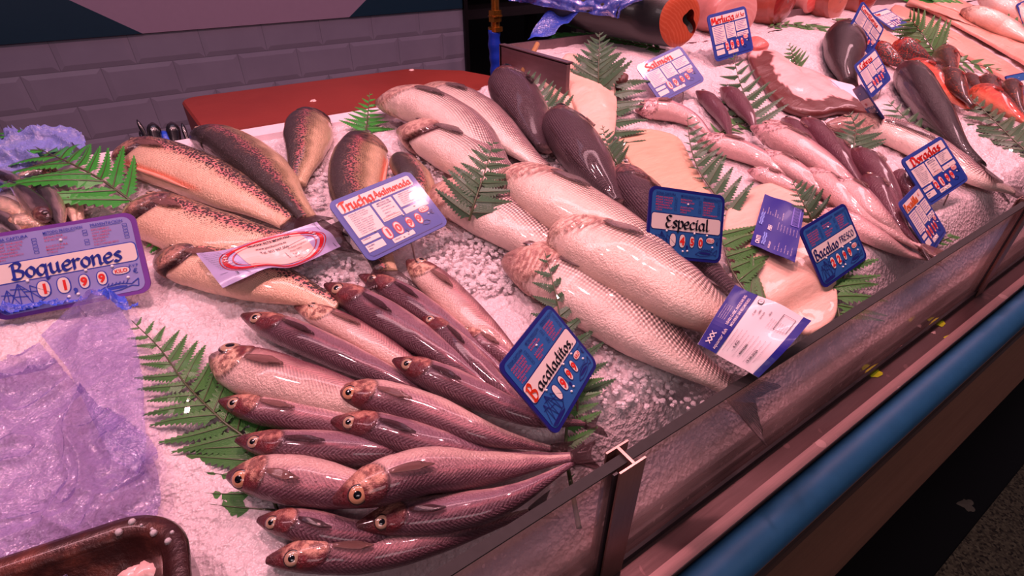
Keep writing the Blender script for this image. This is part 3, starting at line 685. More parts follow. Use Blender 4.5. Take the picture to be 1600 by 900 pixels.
whit('dark shiny whiting in the middle left, its head on fern leaflets', 'wdark', [(368, 687), (440, 697), (530, 702), (640, 708), (760, 715)], 52, -1, 0, .006, tail=0)
whit('dark whiting high on the pile below the left corner of the blue tag', 'wdark', [(614, 562), (680, 590), (760, 625), (840, 655), (915, 662)], 50, -1, 0, .016, .012, eye='gold')
whit('brown whiting with bright orange ringed eye in the middle of the pile', 'wmid', [(518, 612), (590, 622), (670, 645), (760, 680), (862, 702)], 58, -1, -4, .018, .016, tail=1, eye='orange')
whit('dark whiting lying right below the one with the orange ringed eye', 'wdark', [(515, 657), (590, 670), (680, 698), (780, 716), (895, 712)], 54, -1, 0, .014, .016, tail=1)
whit('plump pale whiting with large round eye, lower left of the fan', 'wmid', [(355, 743), (430, 748), (520, 762), (600, 772), (690, 772)], 74, -1, -12, .006, tail=0, eye='orange')
whit('small dark whiting at bottom left with its snout on a fern tip', 'wdark', [(402, 812), (470, 822), (550, 838), (640, 830), (720, 812)], 52, -1, 0, .003, tail=0)
whit('large mottled whiting with upright fin lying on top of the lower pile', 'wmid', [(520, 785), (580, 762), (660, 738), (760, 733), (895, 716)], 72, -1, -10, .020, .018, tail=1, eye='orange')
whit('dark whiting with grey gill cover second from the bottom of the fan', 'wdark', [(556, 822), (620, 812), (710, 802), (800, 778), (898, 722)], 56, -1, 0, .012, .018, tail=1)
whit('lowest whiting of the fan, running under the glass edge', 'wmid', [(415, 876), (490, 868), (590, 862), (690, 842), (830, 800)], 62, -1, 0, .0, tail=1)

# ------------------------------------------------------------------ trout
GT = 'gutted trout around the orange lettered tag'
def trout(label, pal, pts, w, side=1, roll=0, lift=0., **k):
    return fish('trout', label, 'fish', GT, 'trout', pal, pts, w, side, roll, lift, **k)
trout('pale speckled trout with pink flank and open gills, top left of the ice', 'trout', [(194, 234), (245, 248), (310, 272), (385, 308), (452, 346)], 80, 1, 10, cavity=1, slit=1)
trout('dark backed trout lying diagonally to the right of the pale pink one', 'tdark', [(312, 213), (350, 222), (400, 255), (445, 300), (480, 342)], 66, -1, 20, 0, pect=0)
trout('short curled trout standing head up at the edge of the red board', 'tdark', [(508, 182), (486, 190), (478, 215), (472, 250), (462, 285)], 72, -1, 20, eye='none', tail=0, pect=0)
trout('trout with orange belly flap rising above the orange lettered tag', 'tdark', [(575, 212), (562, 245), (554, 290), (568, 345), (602, 425)], 88, -1, 20, eye='none', slit=1, pect=0)
trout('speckled trout with its head gutted open next to the lettered bag label', 'trout', [(216, 318), (262, 340), (330, 366), (410, 382), (505, 372)], 86, 1, 4, cavity=1)
trout('lowest trout, lying under the plastic bag label with its head on ice', 'trout', [(250, 398), (310, 412), (380, 428), (450, 448), (530, 478)], 76, 1, 4, cavity=1, tail=0)
fish('trout', 'small dark trout head poking out above the right corner of the orange lettered tag', 'fish', GT, 'trout', 'tdark', [(628, 252), (645, 275), (655, 300), (662, 330)], 54, -1, 40, .004, tail=0, pect=0)
# ------------------------------------------------------------------ sea bass
GB = 'sea bass across the middle of the counter'
def bass(label, pal, pts, w, side=1, roll=0, lift=0., **k):
    return fish('sea_bass', label, 'fish', GB, 'bass', pal, pts, w, side, roll, lift, **k)
bass('silver sea bass at the very back touching the red board', 'bass', [(640, 150), (690, 152), (745, 178), (800, 222), (850, 262)], 62, 1, -5, 0, eye='none', dorsal=0, tail=0)
bass('silver sea bass with bloodstained chin just in front of the back one', 'bass', [(592, 160), (650, 162), (710, 190), (760, 235), (800, 285)], 64, 1, -8, .010, eye='none', tail=0)
bass('sea bass with open jaw and brown gill in front of two silver ones', 'bass', [(626, 202), (680, 218), (740, 250), (800, 300), (850, 345)], 74, 1, -4, 0, eye='grey', cavity=1, tail=0)
bass('upright dark striped sea bass by the wooden stake, rearmost dark one', 'bdark', [(792, 118), (805, 148), (825, 185), (850, 232)], 74, -1, 25, 0, eye='dark', tail=0, pect=1, dorsal=.4)
bass('nearly black sea bass with bright sheen left of the pale fillet', 'bdark', [(873, 180), (893, 215), (925, 262), (968, 318)], 76, -1, 30, 0, eye='dark', tail=0, dorsal=.4)
bass('dark sea bass with its head beside the yellow fillet, body behind a blue tag', 'bdark', [(974, 260), (995, 300), (1040, 352), (1095, 405), (1150, 458)], 64, -1, 18, 0, eye='gold', cavity=1, tail=0)
bass('sea bass mostly hidden under a fern, its pink jaws pointing at the trout tag', 'bass', [(668, 300), (730, 312), (800, 345), (870, 390), (940, 440)], 84, 1, 0, 0, eye='none', tail=0)
bass('long sea bass showing its pale throat, upper of the two belly up ones', 'bbelly', [(790, 272), (845, 300), (920, 345), (1010, 400), (1130, 480)], 92, 1, -20, .010, eye='dark', gillrays=.5, tail=0)
bass('sea bass with ribbed gill rays and closed jaw, lower of the two belly up ones', 'bbelly', [(876, 356), (935, 390), (1010, 430), (1090, 476), (1182, 532)], 104, 1, -20, .016, eye='dark', gillrays=1, tail=0)
bass('biggest sea bass in front, its tail running down to the glass', 'bass', [(788, 404), (870, 425), (960, 478), (1050, 545), (1136, 600)], 108, 1, -2, 0, eye='grey', gillrays=.4, tail=.75)
# ------------------------------------------------------------------ slim pale fish on the right
GH = 'small hake heaped on the right'
def hake(label, pal, pts, w, side=1, roll=0, lift=0., **k):
    return fish('small_hake', label, 'fish', GH, 'hake', pal, pts, w, side, roll, lift, N=90, M=28, **k)
hake('single hake lying apart below the salmon tag, dark back arched', 'hpale', [(993, 172), (1035, 170), (1080, 186), (1112, 212)], 33, 1, 14, eye='gold', tail=.5)
hake('left of two small hakes heading up beside the upright fern', 'hdark', [(1088, 143), (1108, 158), (1130, 185), (1142, 216)], 25, -1, 30, eye='dark', pect=0, tail=.6)
hake('right of two small hakes heading up beside the upright fern', 'hdark', [(1126, 138), (1148, 155), (1170, 182), (1180, 205)], 29, -1, 30, eye='dark', pect=0)
hake('hake with pointed snout lying left of the heap over fern leaves', 'hpale', [(1086, 216), (1130, 226), (1180, 244), (1228, 270), (1260, 290)], 34, 1, 6)
hake('hake head low on the ice above the blue fish label', 'hpale', [(1168, 266), (1200, 275), (1250, 300), (1290, 322)], 26, 1, 10)
hake('pale hake in the second row of the heap with its head by the fern', 'hpale', [(1178, 238), (1225, 258), (1275, 290), (1340, 335)], 34, 1, 0, .004)
hake('small pale hake behind the top one, only its head showing clearly', 'hpale', [(1190, 190), (1225, 208), (1260, 232), (1310, 265)], 28, 1, 5, .002)
hake('dark hake upper left of the two dark backs in the heap', 'hdark', [(1223, 186), (1245, 208), (1275, 240), (1310, 280)], 30, -1, 20, 0, eye='dark')
hake('dark hake with rounded head in the middle of the heap top', 'hdark', [(1254, 186), (1285, 216), (1320, 255), (1355, 300)], 34, -1, 25, .006, eye='dark')
hake('slim purple hake lying under the middle dark back', 'hdark', [(1290, 212), (1318, 240), (1340, 275), (1352, 310)], 28, -1, 10, 0)
hake('longest pale hake lying on top of the heap, fin spread on its side', 'hpale', [(1174, 198), (1220, 216), (1275, 248), (1330, 290), (1375, 330)], 40, 1, -4, .014)
hake('dark hake with glossy back to the left of the gold lettered tag', 'hdark', [(1332, 234), (1362, 262), (1395, 308), (1418, 358)], 40, -1, 20, .008, eye='dark')
hake('lower dark hake squeezed against the gold lettered tag', 'hdark', [(1352, 274), (1375, 305), (1405, 350), (1440, 388)], 36, -1, 14, .012)
hake('pale hake pointing its jaw up above the fern sprig', 'hpale', [(1249, 264), (1290, 288), (1340, 330), (1395, 365), (1440, 392)], 38, 1, -12, .006)
hake('pale hake lying lowest in the heap with blunt head and small fin', 'hpale', [(1288, 280), (1330, 300), (1370, 335), (1410, 370), (1440, 385)], 38, 1, -4, .014)
hake('long pale hake tail running to the glass under the others', 'hpale', [(1270, 330), (1320, 345), (1370, 372), (1415, 395), (1456, 406)], 34, 1, 0, 0, eye='dark', pect=0, tail=.5)
hake('hake head hidden between the gold lettered tag and the red lettered one', 'hdark', [(1402, 275), (1418, 292), (1438, 318)], 36, -1, 20, 0, eye='dark', tail=0, pect=0)
fish('gurnard', 'striped grey fish with a fan of pale fins behind the upright fern on the right', 'fish', None, 'bass', 'bass', [(1292, 196), (1350, 196), (1405, 210), (1470, 242), (1530, 278), (1580, 298)], 44, 1, 12, 0, N=90, M=28, eye='gold', pect=1.8)
fish('dark_hake', 'long greenish black fish with a notched edge lying beside the red ones', 'fish', None, 'dark', 'dark', [(1418, 112), (1440, 145), (1470, 190), (1500, 232), (1530, 262)], 52, -1, 35, 0, N=90, M=28, eye='dark', pect=0, dorsal=.6)
fish('monkfish', 'blunt dark brown fish head half sunk in the ice behind the blue tags', 'fish', None, 'dark', 'dark', [(1322, 54), (1316, 78), (1318, 104), (1328, 132)], 58, -1, 30, -.008, N=90, M=28, eye='dark', pect=0, tail=0)
# ------------------------------------------------------------------ red scorpion fish
GR = 'red scorpion fish at the right'
def red(label, pal, pts, w, side=-1, roll=20, lift=0., **k):
    return fish('scorpion_fish', label, 'fish', GR, 'red', pal, pts, w, side, roll, lift, N=56, M=24, tail=k.pop('tail', 0), pect=k.pop('pect', .8), **k)
red('red fish at the left end, partly behind the blue tag', 'red', [(1366, 72), (1385, 85), (1405, 98), (1425, 108)], 27, eye='dark')
red('smooth orange red fish with a rounded head, rearmost of the heap', 'red', [(1394, 70), (1415, 76), (1440, 88), (1462, 100)], 30, lift=.006, eye='dark')
red('mottled red fish head in the centre pointing up', 'rdark', [(1474, 80), (1480, 98), (1490, 115), (1502, 130)], 33, lift=.008, eye='dark')
red('bright red fish lying crosswise with a pale pink belly', 'red', [(1410, 102), (1440, 110), (1468, 128), (1490, 148)], 34, 1, 10, .006, eye='gold')
red('dark mottled fish in front of the crosswise bright red one', 'rdark', [(1476, 116), (1490, 130), (1505, 150), (1520, 166)], 34, lift=.012, eye='dark')
red('orange red fish low beside the long black fish', 'red', [(1458, 130), (1482, 145), (1500, 160), (1515, 172)], 30, 1, 10, eye='orange')
red('small brown red fish in the gap behind the dark mottled ones', 'rdark', [(1508, 120), (1520, 130), (1532, 144), (1545, 158)], 22, eye='dark')
red('brown red fish head beneath the small fern at the right', 'rdark', [(1538, 125), (1548, 138), (1560, 152), (1570, 165)], 29, lift=.006, eye='dark')
red('mottled fish nearest the right frame edge pointing up', 'rdark', [(1576, 130), (1582, 145), (1590, 160), (1600, 178)], 28, lift=.006, eye='none')
red('scarlet fish stretched toward the right frame edge', 'red', [(1526, 140), (1555, 158), (1585, 178), (1620, 200)], 36, 1, 10, .008, eye='none')
# ------------------------------------------------------------------ anchovies at far left
GA = 'anchovies heaped at the left edge'
def anch(label, pal, pts, w, side=-1, roll=20, lift=0., **k):
    return fish('anchovy', label, 'fish', GA, 'anchovy', pal, pts, w, side, roll, lift, N=48, M=22, pect=0, **k)
anch('pale anchovy lying flat at the bottom of the heap on the left edge', 'apale', [(-30, 315), (0, 320), (30, 330), (58, 345)], 32, 1, 0, .0, tail=0)
anch('pinkish anchovy at the back of the heap against the blue bag', 'apale', [(88, 272), (65, 270), (40, 276), (10, 290)], 26, 1, 0, .006, tail=0)
anch('dark anchovy at the left frame edge, rearmost of the dark ones', 'anch', [(-25, 272), (0, 275), (25, 284), (48, 298)], 24, -1, 20, .014, tail=0)
anch('dark anchovy crossing the heap with its head toward the fern', 'anch', [(84, 308), (68, 295), (48, 284), (22, 280)], 26, -1, 20, .016, tail=0)
anch('dark anchovy on top, eye end pointing down at the price tag', 'anch', [(76, 344), (58, 322), (36, 300), (14, 284)], 30, -1, 25, .022, eye='dark', tail=0)
anch('dark upright anchovy with blue sheen right of the top one', 'anch', [(66, 288), (78, 308), (88, 332), (98, 362)], 30, -1, 25, .016, eye='none', tail=0)
anch('silver anchovy with green band on the right side of the heap', 'apale', [(88, 290), (100, 305), (110, 328), (118, 352)], 30, -1, 0, .004, eye='none', tail=0)
anch('silver anchovy lowest on the right side, tucked under fern tips', 'apale', [(104, 305), (114, 325), (122, 345), (128, 365)], 26, -1, 0, .0, eye='none', tail=0)
anch('dark anchovy at the left edge just above the price tag', 'anch', [(-20, 336), (0, 340), (20, 352), (40, 372)], 26, -1, 20, .008, tail=0)
anch('pale anchovy directly above the price tag border', 'apale', [(10, 352), (35, 345), (60, 348), (85, 358)], 26, 1, 0, .010, eye='none', tail=0)
# ------------------------------------------------------------------ red board, knives, hose, stake
def qplate(name, P, z0, z1, mat, parent=None, bev=.004):
    n = len(P); cx = sum(p[0] for p in P)/n; cy = sum(p[1] for p in P)/n; V, Fc = [], []
    def ringz(sc, z):
        for p in P:
            dx, dy = p[0]-cx, p[1]-cy; l = math.hypot(dx, dy); V.append((cx+dx*(l-sc)/l, cy+dy*(l-sc)/l, z))
    ringz(bev, z0); ringz(0, z0+bev); ringz(0, z1-bev); ringz(bev, z1)
    for r in range(3): Fc += [(r*n+i, r*n+(i+1) % n, (r+1)*n+(i+1) % n, (r+1)*n+i) for i in range(n)]
    Fc += [tuple(range(n-1, -1, -1)), tuple(range(3*n, 4*n))]
    return mesh(name, V, Fc, mat, parent, smooth=False)
def roundpoly(P, r, k=6):
    out = []; n = len(P)
    for i in range(n):
        a, b, c = Vector(P[i-1][:2]), Vector(P[i][:2]), Vector(P[(i+1) % n][:2])
        u, v = (a-b).normalized(), (c-b).normalized()
        ang = math.acos(max(-1, min(1, u.dot(v)))); rr = min(r, (a-b).length*.45*math.tan(ang/2), (c-b).length*.45*math.tan(ang/2))
        t = rr/math.tan(ang/2); cen = b+(u+v).normalized()*(rr/math.sin(ang/2)); s = b+u*t-cen; e = b+v*t-cen
        a0, a1 = math.atan2(s.y, s.x), math.atan2(e.y, e.x); d = (a1-a0+math.pi) % (2*math.pi)-math.pi
        for j in range(k+1): q = a0+d*j/k; out.append((cen.x+rr*math.cos(q), cen.y+rr*math.sin(q)))
    return out
ZB = 1.215
t = NT('red_board'); o = t.obj(); c = t.mix(t.noise(7, 5, .6, o), lin((112, 42, 36)), lin((148, 62, 50))); c = t.mix(t.math('MULTIPLY', t.noise(30, 5, .7, o), .5), c, lin((120, 38, 34)))
t.set(Base_Color=c, Roughness=.5, Specular_IOR_Level=.3); t.bump(t.noise(200, 4, .6, o), .3, .001); M_REDB = t.m
P = [onZ(280, 154, ZB), onZ(360, 222, ZB), onZ(790, 150, ZB), onZ(640, 107, ZB)]
bd = thing('cutting_board', (P[0].x+.25, 1.1, ZB-.12), 'thick red chopping board behind the ice tray in front of the grey tiles', 'cutting board')
P2 = [(P[0].x, P[0].y), (onZ(318, 205, ZB).x, 1.02), (.72, 1.02), (P[3].x+.10, P[3].y-.09), (P[3].x-.005, P[3].y)]
qplate('board', roundpoly(P2[::-1], .03), ZB-.11, ZB, M_REDB, bd)
for i, (px, py, s_) in enumerate(((490, 158, .006), (643, 110, .006))):
    blob('meat_scrap', px, py, ZB, s_, s_*.7, SCR, ('white scrap lying in the middle of the red board', 'white scrap lying at the back right corner of the red board')[i], 'scrap', 'scraps on the red board', .003, 20+i)
cb = thing('work_cabinet', (.35, 1.25, 0), 'dark work cabinet carrying the red board behind the counter', 'cabinet')
V, Fc = [], []; box(V, Fc, (.03, 1.03, 0), (.7, 1.34, ZB-.112)); mesh('body', V, Fc, M_DARKST, cb, smooth=False)
V, Fc = [], []; box(V, Fc, (.02, 1.01, .35), (.34, 1.03, 1.0)); box(V, Fc, (.36, 1.01, .35), (.69, 1.03, 1.0)); mesh('door', V, Fc, M_DARKST, cb, smooth=False)
# knives and tools stuck in a holder behind the tray
HB = plain('black_handle', (24, 22, 28), .22, .2, coat=.6); HBL = plain('blue_handle', (28, 70, 190), .3, .1, coat=.4); M_BLADE = m_steel('blade_steel', (190, 180, 185), .15, (3, 3, 3))
def tool(name, label, cat, px0, py0, px1, py1, w, mat, tip=.12):
    a = onY(px0, py0, 1.065); b = onY(px1, py1, 1.045); t = thing(name, (b.x, b.y, b.z-tip), label, cat, 'tools in the holder behind the tray')
    d = (b-a).normalized(); r = w*.5*mpp(a); b2 = b+d*.03
    V, Fc = [], []; n = 14; pts = [a+(b2-a)*(i/(n-1)) for i in range(n)]
    rad = [r*(.25 if i == 0 else .72 if i == 1 else .92 if i == 2 else 1-.12*math.sin(math.pi*(i-3)/(n-4))) for i in range(n)]
    tube(V, Fc, pts, rad, 12); mesh('handle', V, Fc, mat, t)
    V, Fc = [], []; c0 = b2; c1 = b2+d*tip; sx = r*.9
    V += [(c0.x-sx, c0.y-.001, c0.z), (c0.x+sx, c0.y-.001, c0.z), (c0.x+sx, c0.y+.001, c0.z), (c0.x-sx, c0.y+.001, c0.z), (c1.x-sx*.2, c1.y, c1.z), (c1.x+sx, c1.y, c1.z+.01)]
    Fc += [(0, 1, 5, 4), (2, 3, 4, 5), (1, 2, 5), (0, 4, 3), (3, 2, 1, 0)]; mesh('blade', V, Fc, M_BLADE, t, smooth=False)
tool('sharpening_steel', 'thin black tool handle, leftmost behind the tray, leaning left', 'tool', 214, 187, 232, 222, 7, HB)
tool('sharpening_steel', 'short thin black tool handle below the leftmost one', 'tool', 218, 205, 228, 226, 7, HB)
tool('knife', 'black knife handle left of the blue one', 'knife', 238, 192, 244, 222, 20, HB)
tool('knife', 'black knife handle in front of the blue one', 'knife', 248, 212, 254, 226, 16, HB)
tool('knife', 'blue knife handle among the black ones', 'knife', 254, 205, 264, 224, 16, HBL)
tool('knife', 'thick black knife handle right of the blue one', 'knife', 268, 191, 274, 222, 20, HB)
tool('sharpening_steel', 'thin black tool handle right of the thick knife handle', 'tool', 284, 192, 293, 220, 7, HB)
tool('knife', 'low black handle end nearest the red board', 'knife', 305, 208, 310, 222, 14, HB)
V, Fc = [], []; a = onY(205, 225, 1.05); b = onY(325, 215, 1.05); box(V, Fc, (a.x, 1.0, 1.0), (b.x, 1.10, 1.19)); hd = mesh('knife_holder', V, Fc, M_DARKST, None, loc=(a.x, 1.05, 1.0), smooth=False)
tag(hd, 'dark knife holder sunk behind the white back rail of the tray', 'knife holder')
# blue hose gun hanging
p = onY(775, 100, 1.35); t = thing('water_hose', (p.x, p.y, .9), 'blue water hose handle with brass coupling hanging behind the counter', 'hose')
V, Fc = [], []; z0, z1 = .95, onY(777, 47, 1.35).z; n = 40
pts = [(p.x+.004*math.sin(i*.3)-.012*(1-i/(n-1)), p.y, z0+(z1-z0)*i/(n-1)) for i in range(n)]
rad = [.0165*(1+.07*math.sin(i*1.5)) for i in range(n)]; tube(V, Fc, pts, rad, 16); mesh('hose', V, Fc, plain('hose_blue', (30, 62, 190), .35, .1, coat=.3), t)
def ring(V, Fc, x, y, za, zb, r, seg=6): tube(V, Fc, [(x, y, za), (x, y, (za+zb)/2), (x, y, zb)], r, seg)
V, Fc = [], []; h = (onY(777, 14, 1.35).z-z1)
ring(V, Fc, p.x, p.y, z1-.002, z1+h*.16, .020, 24); ring(V, Fc, p.x, p.y, z1+h*.16, z1+h*.42, .012, 16); ring(V, Fc, p.x, p.y, z1+h*.42, z1+h*.95, .018, 6); ring(V, Fc, p.x, p.y, z1+h*.66, z1+h*.72, .0195, 24)
ring(V, Fc, p.x, p.y, z1+h*.95, z1+h*1.5, .011, 16); mesh('coupling', V, Fc, plain('brass', (200, 140, 60), .25, .1, metal=.9), t, smooth=False)
V, Fc = [], []; pts = [(p.x, p.y, z1+h*1.5), (p.x, p.y+.002, z1+h*3), (p.x+.01, p.y+.01, 2.2), (p.x+.02, p.y+.02, 2.6)]; tube(V, Fc, catmull(pts, 20), .012, 12); mesh('supply_pipe', V, Fc, M_DARKST, t)
a = U(817, 112, .0); b = onY(840, 68, a.y+.03); V, Fc = [], []; tube(V, Fc, [a, (a+b)/2+Vector((.001, 0, 0)), b], [.006, .0055, .005], 8); mk = mesh('wooden_stake', V, Fc, plain('stake_wood', (176, 130, 84), .5, .3, scale=30), None, loc=a)
tag(mk, 'thin wooden stake leaning against the end of the raised tray', 'stake')
p = U(970, 130, .02); V, Fc = [], []; tube(V, Fc, [U(968, 142, 0), p, U(973, 118, .03)], [.012, .0125, .012], 12); tag(mesh('wooden_peg', V, Fc, plain('peg_wood', (92, 50, 44), .5, .3), None, loc=U(968, 142, 0)), 'short brown peg sticking up behind the pale fillet', 'peg')

# ------------------------------------------------------------------ fillets, rays, steaks
def m_flesh(name, c0, c1, grain=(8, 40, 8), rough=.4, coat=.35):
    t = NT(name); o = t.obj(); at = t.node('ShaderNodeAttribute', attribute_name='Col')
    mp = t.node('ShaderNodeMapping'); t.link(o, mp.inputs[0]); mp.inputs['Scale'].default_value = grain; mp.inputs['Rotation'].default_value = (0, 0, .9)
    n = t.noise(3, 5, .6, mp.outputs[0]); c = t.mix(n, lin(c0), lin(c1)); c = t.mix(1., c, at.outputs['Color'], 'MULTIPLY')
    t.set(Base_Color=c, Roughness=rough, Coat_Weight=coat, Subsurface_Weight=.15, Subsurface_Radius=(.01, .005, .004)); t.bump(n, .5, .003); t.bump(t.noise(260, 3), .25, .001); return t.m
M_COD = m_flesh('cod_flesh', (214, 168, 148), (240, 206, 186)); M_CODY = m_flesh('yellow_flesh', (208, 156, 128), (234, 194, 164))
M_PINKF = m_flesh('pink_flesh', (214, 140, 124), (240, 184, 164), (5, 90, 5))
def slab(name, label, cat, poly, th, mat, group=None, lift=0., colf=None, parent=None, dome=.5, nring=14, seed=0, zf=None, skin=None):
    pts = catmull(list(poly)+[poly[0]], 73)[:-1]; n = len(pts); c = pts.mean(0)
    V, colr = [], []
    rr = [1-(i/nring)**1.35 for i in range(nring+1)]
    ed = [(1., 0.), (1.015, .35), (1.005, .7)]
    lv = [(a, b*th) for a, b in ed]+[(q*.985, th*(.86+.14*math.sqrt(max(0, 1-q*q)))*(1+dome*(1-q*q))) for q in rr if q > .02]
    for li, (q, h) in enumerate(lv):
        for k in range(n):
            s = c+(pts[k]-c)*q; p = U(s[0], s[1], 0); wv = mnoise.noise(Vector((p.x*22+seed, p.y*22, seed)))*th*.28*(1 if li > 2 else .3)+mnoise.noise(Vector((p.x*70+seed, p.y*70, seed)))*th*.06
            zz = lift+(zf(s[0], s[1]) if zf else 0)
            V.append(tuple(p+ICEN*(h+wv+zz))); colr.append(colf(s[0], s[1], q, k/n) if colf else (1, 1, 1))
    s = c; p = U(s[0], s[1], 0); V.append(tuple(p+ICEN*(th*(1+dome)+lift+(zf(s[0], s[1]) if zf else 0)))); colr.append(colf(s[0], s[1], 0, 0) if colf else (1, 1, 1))
    m = len(lv); Fc = [(i*n+k, i*n+(k+1) % n, (i+1)*n+(k+1) % n, (i+1)*n+k) for i in range(m-1) for k in range(n)]
    Fc += [((m-1)*n+k, (m-1)*n+(k+1) % n, m*n) for k in range(n)]+[tuple(range(n-1, -1, -1))]
    o = mesh(name, V, Fc, mat, parent, loc=None if parent else U(c[0], c[1], 0), col=colr)
    if label: tag(o, label, cat, group)
    return o
GF = 'pale skinless fillets'
slab('fish_fillet', 'narrow pale fillet edge at the left of the upright white fillets', 'fillet', [(845, 118), (860, 104), (872, 106), (884, 122), (896, 165), (905, 200), (888, 195), (866, 158), (850, 135)], .010, M_COD, GF, seed=1)
slab('fish_fillet', 'large pale white fillet with folded top standing beside the fern', 'fillet', [(872, 112), (882, 98), (900, 98), (914, 113), (932, 118), (952, 118), (956, 135), (961, 170), (960, 200), (955, 228), (940, 250), (915, 225), (900, 190), (886, 155)], .016, M_COD, GF, lift=.004, seed=2)
slab('fish_fillet', 'flat yellowish fillet behind the white lettered blue tag', 'fillet', [(966, 222), (985, 209), (1015, 206), (1050, 214), (1066, 228), (1082, 262), (1105, 300), (1125, 345), (1090, 360), (1050, 330), (1010, 290), (980, 252)], .007, M_CODY, GF, seed=3, dome=.3)
slab('fish_fillet', 'large pale fillet under the two blue paper labels', 'fillet', [(1135, 335), (1168, 302), (1210, 292), (1255, 305), (1280, 350), (1295, 400), (1303, 450), (1300, 500), (1262, 525), (1222, 500), (1180, 455), (1148, 410), (1130, 370)], .010, M_COD, GF, seed=4, dome=.3)
GP = 'long pink fillets at the top right'
slab('fish_fillet', 'long pink fillet nearest the red fish at the top right', 'fillet', [(1392, 30), (1430, 45), (1490, 80), (1550, 115), (1605, 145), (1600, 122), (1545, 85), (1480, 48), (1420, 18), (1395, 12)], .010, M_PINKF, GP, seed=5)
slab('fish_fillet', 'long pink fillet second from the top at the top right', 'fillet', [(1415, 12), (1450, 22), (1520, 60), (1580, 95), (1640, 130), (1640, 105), (1570, 65), (1500, 28), (1450, 4), (1425, 0)], .010, M_PINKF, GP, lift=.006, seed=6)
slab('fish_fillet', 'broad pink fillet with a dark slit by the right frame edge', 'fillet', [(1524, 40), (1530, 28), (1550, 26), (1590, 48), (1640, 75), (1680, 110), (1650, 120), (1600, 100), (1550, 72)], .012, M_PINKF, GP, lift=.010, seed=7)
slab('fish_fillet', 'yellow pink fillet strip rearmost at the top right', 'fillet', [(1440, -2), (1480, 4), (1530, 28), (1525, 42), (1480, 24), (1445, 10)], .012, M_PINKF, GP, lift=.012, seed=8)
slab('fish_fillet', 'pinkish brown fillet strip just left of the leaning fern', 'fillet', [(1340, 40), (1375, 48), (1410, 68), (1430, 88), (1400, 80), (1362, 62)], .008, M_PINKF, GP, seed=9)
# flat ray with a brown mottled rim
def raycol(x, y, q, k):
    d = abs((y-(118+.52*(x-1190))))
    below = y > 100+.52*(x-1175)+14
    nn = mnoise.noise(Vector((x*.08, y*.08, 1)))
    if (q > .66+nn*.15 and y > 92+.45*(x-1165)) or (q < .9 and abs(x-1193) < 9 and 92 < y < 112): return lin((104, 62, 58))
    return (1.0, .92, .92)
slab('ray_wing', 'pale monkfish piece with mottled brown rim lying on the ice', 'fish piece', [(1168, 92), (1172, 80), (1190, 84), (1212, 92), (1240, 112), (1270, 118), (1310, 140), (1345, 165), (1352, 182), (1310, 180), (1275, 186), (1240, 180), (1212, 165), (1192, 140), (1176, 115)], .016, m_flesh('ray_flesh', (226, 172, 170), (246, 208, 204)), None, colf=raycol, nring=24, seed=12, dome=.8)
slab('fish_jaw', 'open red fish jaw at the tip of the pale monkfish piece', 'fish jaw', [(1166, 84), (1168, 74), (1180, 74), (1196, 84), (1188, 90), (1176, 90)], .014, m_flesh('jaw_flesh', (190, 70, 66), (226, 140, 130)), None, lift=.012, seed=13)
